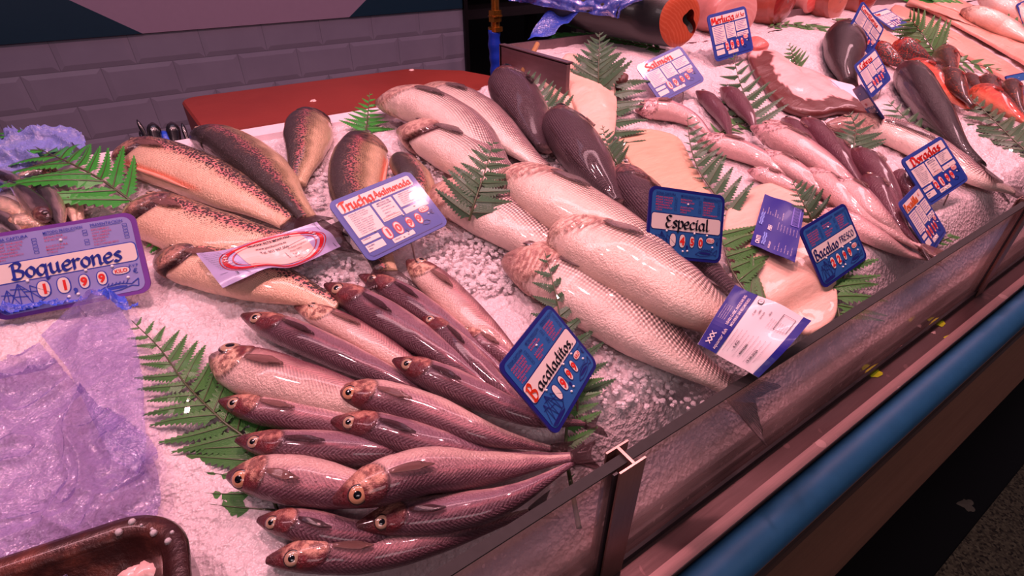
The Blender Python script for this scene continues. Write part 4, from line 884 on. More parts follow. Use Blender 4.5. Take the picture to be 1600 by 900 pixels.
# upright round cuts
def m_cut(name, c0, c1, ring=26., dist=6., metal=0):
    t = NT(name); o = t.obj(); wv = t.node('ShaderNodeTexWave', wave_type='RINGS', rings_direction='SPHERICAL'); wv.inputs['Scale'].default_value = ring; wv.inputs['Distortion'].default_value = dist; wv.inputs['Detail'].default_value = 3; wv.inputs['Detail Scale'].default_value = 1.2; t.link(o, wv.inputs['Vector'])
    f = t.math('MULTIPLY', t.math('POWER', wv.outputs['Fac'], 4.), .35); c = t.mix(f, lin(c0), lin(c1)); t.set(Base_Color=t.mix(t.math('MULTIPLY', t.noise(40, 4, .6, o), .3), c, tuple(v*.6 for v in lin(c0))), Roughness=.32, Coat_Weight=.5); t.bump(t.noise(150, 3, .6, o), .3, .001); return t.m
def cut(name, label, cat, px, py, Y, rx, ry, depth, mface, mskin, group=None, hole=None, turn=0., back=(1.2, 1.), lump=.06, seed=0, tilt=0.):
    c = onY(px, py, Y); k = mpp(c); rx *= k; ry *= k; t = thing(name, (c.x, c.y, c.z-ry), label, cat, group)
    ax = Vector((math.sin(R(turn)), math.cos(R(turn)), 0)); sd = Vector((math.cos(R(turn)), -math.sin(R(turn)), 0)); upv = Vector((0, 0, 1)); upv = (upv-ax*math.sin(R(tilt))).normalized(); n = 56
    def rad(q): return 1+lump*math.sin(2*q+seed)+lump*.6*math.sin(3*q+seed*2)
    V, Fc = [], []; L = 10
    for i in range(L+1):
        f = i/L; s = (1-.10*(1-min(1, f*6))**2)*(1+(back[0]-1)*f)*(1 if f < .9 else .85)
        for j in range(n): q = 2*math.pi*j/n; V.append(tuple(c+ax*(depth*f)+sd*(rx*s*rad(q)*math.cos(q))+upv*(ry*s*rad(q)*math.sin(q))))
    for i in range(L): Fc += [(i*n+j, i*n+(j+1) % n, (i+1)*n+(j+1) % n, (i+1)*n+j) for j in range(n)]
    Fc.append(tuple(L*n+j for j in range(n))); mesh('skin', V, Fc, mskin, t)
    V, Fc = [], []; K = 8
    for i in range(K+1):
        f = 1-i/K
        for j in range(n):
            q = 2*math.pi*j/n; r_ = .905*f*rad(q)
            x, z = r_*math.cos(q), r_*math.sin(q)
            if hole:
                hx, hz, hr = hole; r0 = hr*(1+.45*math.cos(q-2.5)+.2*math.cos(3*q)); x, z = hx+(.905*rad(q)*math.cos(q)-hx)*f+r0*math.cos(q)*(1-f), hz+(.905*rad(q)*math.sin(q)-hz)*f+r0*math.sin(q)*(1-f)
            V.append(tuple(c-ax*(.006*(1-f**4))+sd*(rx*x)+upv*(ry*z)))
    for i in range(K): Fc += [(i*n+j, (i+1)*n+j, (i+1)*n+(j+1) % n, i*n+(j+1) % n) for j in range(n)]
    if not hole: Fc.append(tuple(K*n+j for j in range(n)))
    f_ = mesh('cut_face', V, Fc, mface, t)
    if hole:
        V2 = [V[K*n+j] for j in range(n)]; m = Vector((0, 0, 0))
        for v in V2: m += Vector(v)
        m /= n; V3 = V2+[tuple(Vector(v)*.8+m*.2+ax*.03) for v in V2]+[tuple(Vector(v)*.5+m*.5+ax*.07) for v in V2]
        F3 = [(i*n+j, (i+1)*n+j, (i+1)*n+(j+1) % n, i*n+(j+1) % n) for i in range(2) for j in range(n)]+[tuple(2*n+j for j in range(n))]
        mesh('belly_cavity', V3, F3, plain('cavity_red', (92, 22, 14), .35, .3, coat=.4), t)
    return t
M_SALM = m_cut('salmon_cut', (178, 78, 48), (212, 122, 92), 60, 3.5); M_TUNA = m_cut('tuna_cut', (132, 26, 24), (176, 60, 50), 16, 4); M_HAKEC = m_cut('hake_cut', (226, 160, 152), (244, 200, 190), 22, 6)
M_SKIN = plain('black_skin', (12, 11, 15), .4, .4, coat=.3, scale=140, bump=.2); M_SKINP = plain('pink_skin', (206, 130, 122), .35, .25, coat=.4, scale=50, bump=.3); M_SKINB = plain('brown_skin', (150, 70, 56), .35, .35, coat=.5, scale=50, bump=.3)
# whole salmon body lying left behind the orange cut
c = onY(1062, 32, .87); k = mpp(c); sal = thing('salmon', (c.x-.05, .95, iceH(.9, .95)), 'half salmon with dark skin and orange cut face under blue plastic', 'salmon')
ax = (onY(900, 8, 1.04)-c).normalized(); far = c+ax*.30
sd = Vector((0, 0, 1)).cross(ax).normalized()*-1; upv = ax.cross(sd)*-1
if upv.z < 0: upv = -upv
n = 60; rx, ry = 37*k, 39*k
def srad(q): return 1+.05*math.sin(2*q+1.)+.03*math.sin(3*q)
fd = Vector((-.25, -1, .12)).normalized(); fsd = Vector((1, -.18, 0)).normalized(); fup = fsd.cross(fd)*1
if fup.z < 0: fup = -fup
V, Fc = [], []; L = 16
for i in range(L+1):
    f = i/L; g_ = sm(f*2.2); s = 1+.02*math.sin(f*3)-.30*f*f
    for j in range(n):
        q = 2*math.pi*j/n; e1 = fsd.lerp(sd if sd.dot(fsd) > 0 else -sd, g_).normalized(); e2 = fup.lerp(upv, g_).normalized()
        V.append(tuple(c+ax*(.30*f)+e1*(rx*s*srad(q)*math.cos(q))+e2*(ry*s*srad(q)*math.sin(q))))
for i in range(L): Fc += [(i*n+j, i*n+(j+1) % n, (i+1)*n+(j+1) % n, (i+1)*n+j) for j in range(n)]
Fc.append(tuple(L*n+j for j in range(n))); mesh('body', V, Fc, M_SKIN, sal)
V, Fc = [], []; K = 10
for i in range(K+1):
    f = 1-i/K
    for j in range(n):
        q = 2*math.pi*j/n; hx, hz = .42, .0; r0 = .23*(1+.55*max(0, math.cos(q-2.9))**4+1.6*max(0, math.cos(q+.95))**5+.7*max(0, math.cos(q-1.3))**4)
        x = (hx+r0*math.cos(q))*(1-f)+f*srad(q)*math.cos(q); z = (hz+r0*math.sin(q))*(1-f)+f*srad(q)*math.sin(q)
        V.append(tuple(c+fd*(.005*(1-f**6))+fsd*(rx*x)+fup*(ry*z)))
for i in range(K): Fc += [(i*n+j, (i+1)*n+j, (i+1)*n+(j+1) % n, i*n+(j+1) % n) for j in range(n)]
cf = mesh('cut_face', V, Fc, M_SALM, sal)
V2 = [V[K*n+j] for j in range(n)]; m_ = sum((Vector(v) for v in V2), Vector())/n
V3 = V2+[tuple(Vector(v)*.85+m_*.15-fd*.03) for v in V2]+[tuple(Vector(v)*.5+m_*.5-fd*.07) for v in V2]
mesh('belly_cavity', V3, [(i*n+j, (i+1)*n+j, (i+1)*n+(j+1) % n, i*n+(j+1) % n) for i in range(2) for j in range(n)]+[tuple(2*n+j for j in range(n))], plain('cavity_red', (92, 22, 14), .35, .3, coat=.4), sal)
GS = 'big fish cuts at the back of the raised tray'
cut('hake_block', 'thick pale pink fish block behind the second red lettered tag', 'fish cut', 1152, 18, .93, 43, 40, .10, M_HAKEC, M_SKINP, GS, turn=10, lump=.09, seed=2.)
cut('tuna_steak', 'dark red round tuna cut next to the pale pink block', 'fish cut', 1228, 2, .96, 38, 34, .08, M_TUNA, M_SKINB, GS, turn=-8, lump=.05, seed=1.)
cut('fish_chunk', 'small bright pink cut between the tuna and the tan cut', 'fish cut', 1272, 2, 1.0, 20, 16, .05, m_cut('pink_cut', (216, 92, 84), (236, 130, 118), 20, 3), M_SKINP, GS, lump=.05)
cut('fish_chunk', 'tan skinned cut between the small pink cut and the blue tags', 'fish cut', 1310, 2, .96, 31, 28, .07, plain('tan_cut', (186, 106, 88), .35, .2, coat=.5, scale=30, bump=.3), M_SKINB, GS, lump=.06, seed=3.)
cut('tuna_steak', 'dark red cut behind the tall blue tag, rightmost of the row', 'fish cut', 1358, -6, .97, 32, 24, .07, M_TUNA, M_SKINB, GS, lump=.06, seed=4.)
fish('silver_fish', 'silver fish head with open mouth at the top right corner', 'fish', 'silver fish at the top right corner', 'bass', 'bbelly', [(1502, 16), (1530, 26), (1570, 44), (1620, 70)], 30, 1, -10, .012, N=48, M=24, eye='grey', tail=0, pect=0)
fish('silver_fish', 'grey fish lying along the top right corner above the silver head', 'fish', 'silver fish at the top right corner', 'bass', 'bass', [(1530, -8), (1565, 6), (1600, 24), (1650, 50)], 28, 1, 10, .02, N=48, M=24, eye='none', tail=0, pect=0)

# ------------------------------------------------------------------ plastic film
M_BAGL = m_film('violet_film', (165, 150, 215), .20, .07); M_BAGB = m_film('blue_film', (60, 90, 215), .85, .12); M_BAGW = m_film('pale_film', (140, 150, 225), .7, .18)
def film(name, label, cat, poly, mat, h0=.006, amp=.012, sc=16, seed=0, group=None, hf=None, n=90):
    pts = np.array(poly, float); x0, y0 = pts.min(0); x1, y1 = pts.max(0)
    def inside(x, y):
        c_ = False; m = len(pts)
        for i in range(m):
            (xa, ya), (xb, yb) = pts[i], pts[(i+1) % m]
            if (ya > y) != (yb > y) and x < (xb-xa)*(y-ya)/(yb-ya)+xa: c_ = not c_
        return c_
    nx = n; ny = max(8, int(n*(y1-y0)/(x1-x0))); idx = {}; V, Fc = [], []
    for i in range(nx+1):
        for j in range(ny+1):
            x = x0+(x1-x0)*i/nx; y = y0+(y1-y0)*j/ny
            if inside(x, y):
                p = U(x, y, 0); q = Vector((p.x*sc+seed, p.y*sc, seed*.7))
                r_ = 1-abs(mnoise.noise(q))*2.2; r2 = 1-abs(mnoise.noise(q*2.3+Vector((5, 2, 1))))*2.2
                h = h0+amp*(max(0, r_)**4)*.9+amp*.35*max(0, r2)**5+amp*.3*mnoise.noise(q*.6)+amp*.12*mnoise.noise(q*5)
                h += hf(x, y) if hf else 0
                idx[(i, j)] = len(V); V.append(tuple(p+ICEN*max(.0035, h)))
    for i in range(nx):
        for j in range(ny):
            k_ = [(i, j), (i, j+1), (i+1, j+1), (i+1, j)]
            if all(q in idx for q in k_): Fc.append(tuple(idx[q] for q in k_))
    c_ = pts.mean(0); o = mesh(name, V, Fc, mat, None, loc=U(c_[0], c_[1], 0)); return tag(o, label, cat, group)
film('plastic_sheet', 'crumpled violet plastic sheet spread on the ice at the lower left', 'plastic sheet', [(-60, 590), (74, 548), (118, 600), (160, 640), (200, 660), (240, 690), (258, 720), (260, 790), (250, 850), (230, 900), (-80, 990)], M_BAGL, .010, .020, 15, 3, 'violet film on the left ice', n=150)
film('plastic_sheet', 'smooth grey violet plastic flap folded over below the big price tag', 'plastic sheet', [(153, 470), (176, 484), (200, 500), (222, 540), (238, 610), (243, 700), (238, 760), (190, 740), (122, 600), (75, 541)], M_BAGL, .016, .006, 9, 8, 'violet film on the left ice', n=90)
film('plastic_bag', 'thin blue plastic strip running along the lower edge of the big price tag', 'plastic bag', [(-60, 500), (20, 494), (90, 482), (150, 466), (182, 456), (200, 470), (212, 492), (226, 484), (224, 494), (200, 502), (172, 482), (130, 488), (60, 500), (0, 512), (-60, 530)], M_BAGB, .014, .010, 30, 5, None, n=140)
def bump_(cx, cy, rx, ry, h): return lambda x, y: h*math.sqrt(max(0., 1-((x-cx)/rx)**2-((y-cy)/ry)**2))
film('plastic_bag', 'bunched bright blue plastic bag behind the anchovies on the left', 'plastic bag', [(-60, 262), (0, 240), (25, 230), (60, 226), (88, 222), (120, 226), (145, 238), (147, 255), (120, 275), (60, 290), (-60, 320)], M_BAGW, .004, .016, 22, 6, None, bump_(70, 262, 110, 50, .028), n=110)
# blue plastic hood over the salmon
V, Fc = [], []; A, B = 46, 60
for i in range(A+1):
    f = -.02+.34*i/A
    for j in range(B+1):
        q = math.pi*(-.10+1.12*j/B); s = 1.10-.28*(f/.34)**2
        nz = .007*(1-abs(mnoise.noise(Vector((f*40, q*3, 1))))*3)+.006*mnoise.noise(Vector((f*70, q*7, 4)))
        e1 = fsd.lerp(sd if sd.dot(fsd) > 0 else -sd, .6).normalized()
        edge = .045*abs(math.sin(q*2.2+1)) if i < 8 else 0
        V.append(tuple(c+ax*(f+edge*(1-i/8 if i < 8 else 0)+.035+max(0, -math.cos(q))*.05)+e1*((rx*s+nz)*math.cos(q))+Vector((0, 0, 1))*((ry*s+nz)*math.sin(q))))
Fc = [(i*(B+1)+j, i*(B+1)+j+1, (i+1)*(B+1)+j+1, (i+1)*(B+1)+j) for i in range(A) for j in range(B)]
tag(mesh('plastic_bag', V, Fc, M_BAGB, None, loc=c), 'shiny blue plastic bag draped over the salmon', 'plastic bag')
def drape(name, label, cat, P, mat, amp=.01, seed=0):       # sheet between two rails of points, crumpled
    V, Fc = [], []; A = 40; B = 16; a = catmull(P[0], A+1); b = catmull(P[1], A+1)
    for i in range(A+1):
        for j in range(B+1):
            p = Vector(a[i]).lerp(Vector(b[i]), j/B); V.append(tuple(p+Vector((mnoise.noise(p*25+Vector((seed, 0, 0))), mnoise.noise(p*31), mnoise.noise(p*27)))*amp))
    Fc = [(i*(B+1)+j, (i+1)*(B+1)+j, (i+1)*(B+1)+j+1, i*(B+1)+j+1) for i in range(A) for j in range(B)]
    return tag(mesh(name, V, Fc, mat, None, loc=Vector(P[0][0])), label, cat)
drape('plastic_bag', 'blue plastic bag edge hanging over the back left rim of the raised tray', 'plastic bag', [[onY(822, 62, 1.03), onY(838, 38, 1.05), onY(868, 12, 1.07), onY(900, -14, 1.1)], [onY(866, 52, 1.0), onY(892, 30, 1.0), onY(915, 10, 1.0), onY(940, -12, 1.02)]], M_BAGB, .012, 3)

# ------------------------------------------------------------------ dark pan at the lower left
ZP = 1.165
A_, B_, C_ = onZ(0, 872, ZP), onZ(225, 790, ZP), onZ(322, 905, ZP)
cor = onZ(290, 778, ZP); u = (Vector((A_.x, A_.y))-Vector((cor.x, cor.y))).normalized(); v = Vector((u.y, -u.x))
if v.dot(Vector((C_.x-cor.x, C_.y-cor.y))) < 0: v = -v
u2, v2 = (Vector((A_.x-cor.x, A_.y-cor.y))).normalized(), (Vector((C_.x-cor.x, C_.y-cor.y))).normalized(); v2 = (v2*.5+v*.5).normalized()
W_, L_ = .42, .24; c2 = Vector((cor.x, cor.y))
def panring(ins, z, k=10):
    q = [c2+u2*ins+v2*ins, c2+u2*(W_-ins)+v2*ins, c2+u2*(W_-ins)+v2*(L_-ins), c2+u2*ins+v2*(L_-ins)]
    return [(a[0], a[1], z) for a in roundpoly([(p[0], p[1]) for p in q], max(.012, .046-ins), k)]
pan_ = thing('baking_pan', (cor.x-.1, cor.y-.1, ZP-.04), 'dark brown metal pan with rolled rim and stains at the lower left corner', 'pan')
V, Fc = [], []; rings = [panring(.004, ZP-.035), panring(.002, ZP-.006), panring(0, ZP-.001), panring(.002, ZP+.0025), panring(.008, ZP+.003), panring(.015, ZP+.001), panring(.0165, ZP-.002), panring(.022, ZP-.018), panring(.030, ZP-.023)]
n = len(rings[0]); 
for r_ in rings: V += r_
for i in range(len(rings)-1): Fc += [(i*n+j, i*n+(j+1) % n, (i+1)*n+(j+1) % n, (i+1)*n+j) for j in range(n)]
t = NT('pan_metal'); o = t.obj(); f1 = t.noise(14, 6, .7, o); cc_ = t.ramp(f1, [(.35, lin((40, 20, 22))), (.55, lin((66, 34, 32))), (.68, lin((110, 58, 48))), (.8, lin((160, 100, 84)))])
t.set(Base_Color=cc_, Roughness=t.math('ADD', .18, t.math('MULTIPLY', f1, .3)), Metallic=.35, Coat_Weight=.5); t.bump(t.noise(150, 4, .7, o), .5, .0015); M_PAN = t.m
mesh('rim', V, Fc, M_PAN, pan_)
r_ = rings[-1]; mesh('floor', list(r_)+[(q[0], q[1], q[2]-.001) for q in r_], [tuple(range(n)), tuple(range(2*n-1, n-1, -1))], M_PAN, pan_, smooth=False)
V, Fc = [], []; rnd = random.Random(3)
for _ in range(30):
    j = rnd.randrange(n); p = Vector(rings[4][j])+Vector((rnd.uniform(-.006, .006), rnd.uniform(-.006, .006), 0)); r_ = rnd.uniform(.0008, .0026); V, Fc = [], []; tube(V, Fc, [p+Vector((0, 0, -.001)), p+Vector((0, 0, r_*.5)), p+Vector((0, 0, r_*.9))], [r_, r_*.8, r_*.25], 8); mesh('water_drop', V, Fc, M_CLEAR, pan_)
for i, (px, py, s_) in enumerate(((226, 893, .009), (205, 898, .008), (160, 880, .004))):
    blob('food_scrap', px, py, ZP-.021, s_, s_*.8, SCR, ('biggest pale scrap in the dark pan', 'pale scrap left of the biggest one in the dark pan', 'tiny pale scrap in the middle of the dark pan')[i], 'scrap', 'scraps in the dark pan', .004, 30+i)
# ------------------------------------------------------------------ lettering
_tc = {}
def text2d(s, bold=0.0, res=2):
    key = (s, bold, res)
    if key in _tc: return _tc[key]
    cu = bpy.data.curves.new('t', 'FONT'); cu.body = s; cu.size = 1; cu.resolution_u = res; cu.offset = bold; cu.fill_mode = 'FRONT' if hasattr(cu, 'fill_mode') else 'FRONT'
    o = bpy.data.objects.new('t', cu); COL.objects.link(o); dg = bpy.context.evaluated_depsgraph_get()
    me = o.evaluated_get(dg).to_mesh(); V = [(v.co.x, v.co.y) for v in me.vertices]; Fc = [tuple(p.vertices) for p in me.polygons]
    o.evaluated_get(dg).to_mesh_clear(); bpy.data.objects.remove(o); bpy.data.curves.remove(cu)
    x1 = max([v[0] for v in V] or [1]); _tc[key] = (V, Fc, x1); return _tc[key]
GLY = {  # broad nib strokes, x height 6, ascender 10; (strokes, advance)
 'a': ([[(5, 5), (3, 6), (.8, 4.4), (.6, 1.8), (1.8, 0), (3.4, .6), (4.8, 2.6)], [(5, 6), (4.8, 1.4), (5.4, .1), (6.6, .9)]], 6.9),
 'b': ([[(.8, 10), (.8, 1), (2.4, 0), (4.6, 1.2), (4.8, 4), (3.4, 5.8), (1, 4.4)]], 6.0),
 'c': ([[(4.6, 5.2), (3, 6), (1, 4.6), (.7, 2), (2, .1), (4.9, 1)]], 5.5),
 'd': ([[(4.8, 5.2), (3, 6), (.9, 4.4), (.6, 1.8), (1.8, 0), (3.4, .6), (4.8, 2.6)], [(5, 10), (4.8, 1.4), (5.4, .1), (6.6, .9)]], 6.9),
 'e': ([[(.9, 2.8), (4.4, 3.8), (4.2, 5.6), (2.8, 6), (1, 4.6), (.7, 2), (2, .1), (4.8, 1)]], 5.5),
 'h': ([[(.9, 10), (.9, 0)], [(.9, 3.6), (2.8, 5.8), (4.6, 5.2), (4.6, 1), (5.2, .1), (6.2, .7)]], 6.5),
 'i': ([[(.4, 5.4), (1.2, 6), (1.1, 1), (1.8, .1), (2.9, .8)], [(1.4, 8.2), (1.9, 7.7)]], 3.2),
 'l': ([[(.9, 10), (1, 1.2), (1.8, 0), (3, .8)]], 3.3),
 'm': ([[(.2, 5.3), (1, 6), (1, 0)], [(1, 3.6), (2.6, 5.8), (4, 5.2), (4, 0)], [(4, 3.6), (5.6, 5.8), (7, 5.2), (7, 1), (7.6, .1), (8.5, .7)]], 8.8),
 'n': ([[(.2, 5.3), (1, 6), (1, 0)], [(1, 3.6), (2.9, 5.8), (4.6, 5.2), (4.6, 1), (5.2, .1), (6.2, .7)]], 6.5),
 'o': ([[(3, 6), (1, 4.6), (.7, 2), (2.4, 0), (4.4, 1.4), (4.7, 4.2), (3, 6)]], 5.7),
 'ó': ([[(3, 6), (1, 4.6), (.7, 2), (2.4, 0), (4.4, 1.4), (4.7, 4.2), (3, 6)], [(3, 7.4), (4.4, 9)]], 5.7),
 'p': ([[(.2, 5.3), (1, 6), (.9, -3.4)], [(1, 4.2), (3, 6), (4.8, 4.6), (4.6, 1.4), (2.8, 0), (1.2, .6)]], 5.8),
 'q': ([[(5, 5), (3, 6), (.8, 4.4), (.6, 1.8), (1.8, 0), (3.4, .6), (4.8, 2.6)], [(5, 6), (4.9, -2.6), (6, -1.8)]], 6.6),
 'r': ([[(.2, 5.3), (1, 6), (1, 0)], [(1, 3.8), (2.6, 5.8), (4.2, 5.3)]], 4.5),
 's': ([[(4.2, 5.4), (2.6, 6), (1.2, 4.7), (3.6, 2.6), (3.8, 1), (2, 0), (.5, .8)]], 4.9),
 't': ([[(1.6, 9), (1.5, 1.2), (2.4, .1), (3.9, .8)], [(.1, 6.1), (3.6, 6.3)]], 4.1),
 'u': ([[(.2, 5.3), (1, 6), (1, 1.4), (2.4, .1), (4.4, 2)], [(4.6, 6), (4.6, 1.2), (5.3, .1), (6.3, .8)]], 6.6),
 'z': ([[(.5, 5.7), (4.4, 5.8), (.6, .3), (4.8, .3)]], 5.2),
 'A': ([[(0, 0), (2.8, 9.6), (3.6, 9.6), (6, 0)], [(1.2, 3.4), (5.2, 3.6)]], 6.6),
 'B': ([[(1.4, 9.4), (1.2, 0)], [(.2, 8.8), (3.4, 10), (5.2, 8.2), (3.6, 5.6), (1.4, 5.2)], [(3, 5.4), (6, 3.6), (5, .6), (2.2, -.2), (.2, .8)]], 7.0),
 'C': ([[(5.6, 8.6), (3.4, 9.8), (1, 7.4), (.8, 2.6), (3, 0), (5.8, 1.2)]], 6.4),
 'D': ([[(1.6, 9.2), (1.4, .4)], [(.2, 8.6), (3.6, 9.8), (6.2, 7), (5.8, 2.4), (3, 0), (.2, .6)]], 7.2),
 'E': ([[(5.2, 9), (2.8, 9.8), (1, 8), (2.6, 5.4), (4.2, 5.3)], [(2.6, 5.3), (.6, 3), (1.6, .3), (3.6, 0), (5.6, 1.4)]], 6.2),
 'F': ([[(1.4, 9.4), (1.2, 0)], [(.4, 9.4), (5, 9.6)], [(1.3, 5.2), (4.2, 5.4)]], 5.2),
 'M': ([[(.4, 0), (1.6, 9.4), (4.2, 2.4), (6.8, 9.6), (7.6, .2), (8.4, .6)]], 8.8),
 'O': ([[(3.4, 9.8), (1, 7.4), (.8, 2.6), (3.2, 0), (5.8, 2.2), (6, 7), (3.4, 9.8)]], 6.9),
 'P': ([[(1.8, 9.2), (1.4, -.4)], [(.2, 7.6), (1.6, 9.4), (4.2, 9.8), (5.6, 7.6), (4.2, 5), (1.8, 4.6)]], 6.2),
 'R': ([[(1.4, 9.4), (1.2, 0)], [(.4, 9), (4, 9.7), (5, 7.4), (3.4, 5.4), (1.4, 5)], [(3, 5.2), (5.8, 0)]], 6.4),
 'S': ([[(5, 8.6), (3, 9.9), (1, 8), (2, 5.8), (4.6, 4), (4.8, 1.4), (2.6, 0), (.4, 1.2)]], 6.0),
 'T': ([[(0, 7.6), (1, 9.2), (3.4, 9.6), (7, 9.4)], [(3.6, 9.4), (3.2, 1.4), (2.2, 0)]], 6.4),
 '.': ([[(.8, .6), (1.4, .2)]], 2.4), ' ': ([], 3.2),
}
def hand2d(s, nib=1.15, ang=38., slant=.0):
    V, Fc = [], []; x = 0; nx, ny = nib*.5*math.cos(R(ang)), nib*.5*math.sin(R(ang))
    k = .22
    for ch in s:
        st, adv = GLY[ch]
        for p in st:
            q = catmull([(a, b) for a, b in p], max(4, len(p)*5))
            for i in range(len(q)-1):
                (xa, ya), (xb, yb) = q[i], q[i+1]; xa += x+ya*slant; xb += x+yb*slant
                n = len(V); dx, dy = xb-xa, yb-ya; l = math.hypot(dx, dy)+1e-9; px, py = -dy/l*k, dx/l*k
                hexa = []                               # convex hull of two thick nib marks
                for (cx, cy) in ((xa, ya), (xb, yb)):
                    for sx in (-1, 1):
                        for sy in (-1, 1): hexa.append((cx+sx*nx-sy*ny*k/nib*1., cy+sx*ny+sy*nx*k/nib*1.+sy*k*.4))
                pts = sorted(set(hexa)); 
                def cr(o, a, b): return (a[0]-o[0])*(b[1]-o[1])-(a[1]-o[1])*(b[0]-o[0])
                lo = []
                for t_ in pts:
                    while len(lo) >= 2 and cr(lo[-2], lo[-1], t_) <= 0: lo.pop()
                    lo.append(t_)
                hi = []
                for t_ in reversed(pts):
                    while len(hi) >= 2 and cr(hi[-2], hi[-1], t_) <= 0: hi.pop()
                    hi.append(t_)
                h_ = lo[:-1]+hi[:-1]; V += h_; Fc.append(tuple(range(n, n+len(h_))))
        x += adv
    return V, Fc, x
# ------------------------------------------------------------------ flat sheets placed in the scene
_cp, _ca = R(PITCH), R(AZ)
_fw = np.array([math.cos(_cp)*math.cos(_ca), math.cos(_cp)*math.sin(_ca), -math.sin(_cp)]); _rt = np.array([math.sin(_ca), -math.cos(_ca), 0]); _up = np.cross(_rt, _fw)
def _proj(P):
    d = P-np.array([0, 0, CAMZ]); z = d@_fw; return np.stack([800+F*(d@_rt)/z, 450-F*(d@_up)/z], 1)
def _rod(r):
    t = np.linalg.norm(r)+1e-12; k = r/t; K = np.array([[0, -k[2], k[1]], [k[2], 0, -k[0]], [-k[1], k[0], 0]]); return np.eye(3)+math.sin(t)*K+(1-math.cos(t))*K@K
def solve_pose(c, w, h):                               # real pose of a rectangular card from its four corners
    c = np.array(c, float); Lc = np.array([[-w/2, h/2, 0], [w/2, h/2, 0], [w/2, -h/2, 0], [-w/2, -h/2, 0]]); m = c.mean(0)
    a = c[2]-c[0]; b = c[3]-c[1]; area = .5*abs(a[0]*b[1]-a[1]*b[0]); depth = F*math.sqrt(w*h/area)*.85
    d0 = _fw+_rt*(m[0]-800)/F+_up*(450-m[1])/F; R0 = np.stack([_rt, _up, -_fw], 1); q = c[1]-c[0]
    Rz = _rod(np.array([0, 0, math.atan2(-q[1], q[0])])); rng = np.random.RandomState(0); best = None
    for trial in range(16):
        x = np.concatenate([np.array([0, 0, CAMZ])+d0*depth, rng.randn(3)*.7])
        f = lambda x: (_proj((_rod(x[3:])@(R0@Rz@Lc.T)).T+x[:3])-c).ravel()
        lam = 1.; r = f(x)
        for it in range(40):
            J = np.stack([(f(x+np.eye(6)[i]*1e-5)-r)/1e-5 for i in range(6)], 1)
            dx = np.linalg.solve(J.T@J+lam*np.diag(np.diag(J.T@J)+1e-9), -J.T@r); r2 = f(x+dx)
            if r2@r2 < r@r: x = x+dx; r = r2; lam *= .4
            else: lam *= 3
        Rm = _rod(x[3:])@R0@Rz
        if Rm[:, 2]@(np.array([0, 0, CAMZ])-x[:3]) > 0 and (best is None or r@r < best[0]-1e-3): best = (r@r, x[:3].copy(), Rm)
    return best[1], best[2]
class Card:
    """a sheet with local coordinates 0..1 x 0..1; layers are built on it as parts"""
    def __init__(s, S, w, h, parent): s.S, s.w, s.h, s.p, s.lay = S, w, h, parent, {}
    def add(s, part, mat, V, Fc, z):
        L = s.lay.setdefault(part, ([], [], mat)); n = len(L[0]); L[0].extend([s.S(x, y, z) for x, y in V]); L[1].extend([tuple(n+i for i in f) for f in Fc])
    def rrect(s, part, mat, x0, y0, x1, y1, r=.0, z=.0004, k=5, sub=1):
        a = s.w/s.h
        if r <= 0:
            n = max(1, int(sub)); V = [(x0+(x1-x0)*i/n, y) for i in range(n+1) for y in (y0, y1)]; s.add(part, mat, V, [(2*i, 2*i+2, 2*i+3, 2*i+1) for i in range(n)], z); return
        P = []
        for cx, cy, q0 in ((x1-r, y1-r*a, 0), (x0+r, y1-r*a, 90), (x0+r, y0+r*a, 180), (x1-r, y0+r*a, 270)):
            for j in range(k+1): q = R(q0+90*j/k); P.append((cx+r*math.cos(q), cy+r*a*math.sin(q)))
        s.add(part, mat, P, [tuple(range(len(P)))], z)
    def text(s, part, mat, txt, x, y, hgt, z=.0009, bold=.0, maxw=None, slant=0., rot=0., res=2, hand=False, nib=1.2, wid=1., align='L'):
        V, Fc, x1 = hand2d(txt, nib) if hand else text2d(txt, bold, res)
        k = hgt/(10. if hand else .73); kx = k*s.h/s.w*wid
        if maxw and x1*kx > maxw: kx = maxw/x1
        cr, sr = math.cos(R(rot)), math.sin(R(rot)); off = -x1*kx*(.5 if align == 'C' else 0); a = s.w/s.h; P = []
        for u, v in V:
            X = (u+v*slant)*kx+off; Y = v*k; P.append((x+X*cr-Y/a*sr, y+X*a*sr+Y*cr))
        s.add(part, mat, P, Fc, z)
    def line(s, part, mat, pts, wd, z=.0008):
        a = s.w/s.h
        for (xa, ya), (xb, yb) in zip(pts[:-1], pts[1:]):
            dx, dy = (xb-xa), (yb-ya)/a; l = math.hypot(dx, dy)+1e-9; nx, ny = -dy/l*wd/2, dx/l*wd/2
            s.add(part, mat, [(xa+nx, ya+ny*a), (xa-nx, ya-ny*a), (xb-nx, yb-ny*a), (xb+nx, yb+ny*a)], [(0, 1, 2, 3)], z)
    def oval(s, part, mat, cx, cy, rx, ry, z=.0006, n=20, sq=2.4):
        P = []
        for j in range(n):
            q = 2*math.pi*j/n; c_, s_ = math.cos(q), math.sin(q); P.append((cx+rx*abs(c_)**(2/sq)*(1 if c_ > 0 else -1), cy+ry*abs(s_)**(2/sq)*(1 if s_ > 0 else -1)))
        s.add(part, mat, P, [tuple(range(n))], z)
    def finish(s):
        for k, (V, Fc, m) in s.lay.items(): mesh(k, V, Fc, m, s.p, smooth=False)
TNAVY = plain('tag_navy', (18, 22, 112), .45, .08, coat=.1); TBLUE = plain('tag_blue', (36, 92, 158), .45, .06, coat=.1); TROYAL = plain('tag_royal', (30, 60, 146), .45, .08, coat=.1); TROY2 = plain('tag_royal_rim', (44, 66, 150), .45, .08, coat=.1)
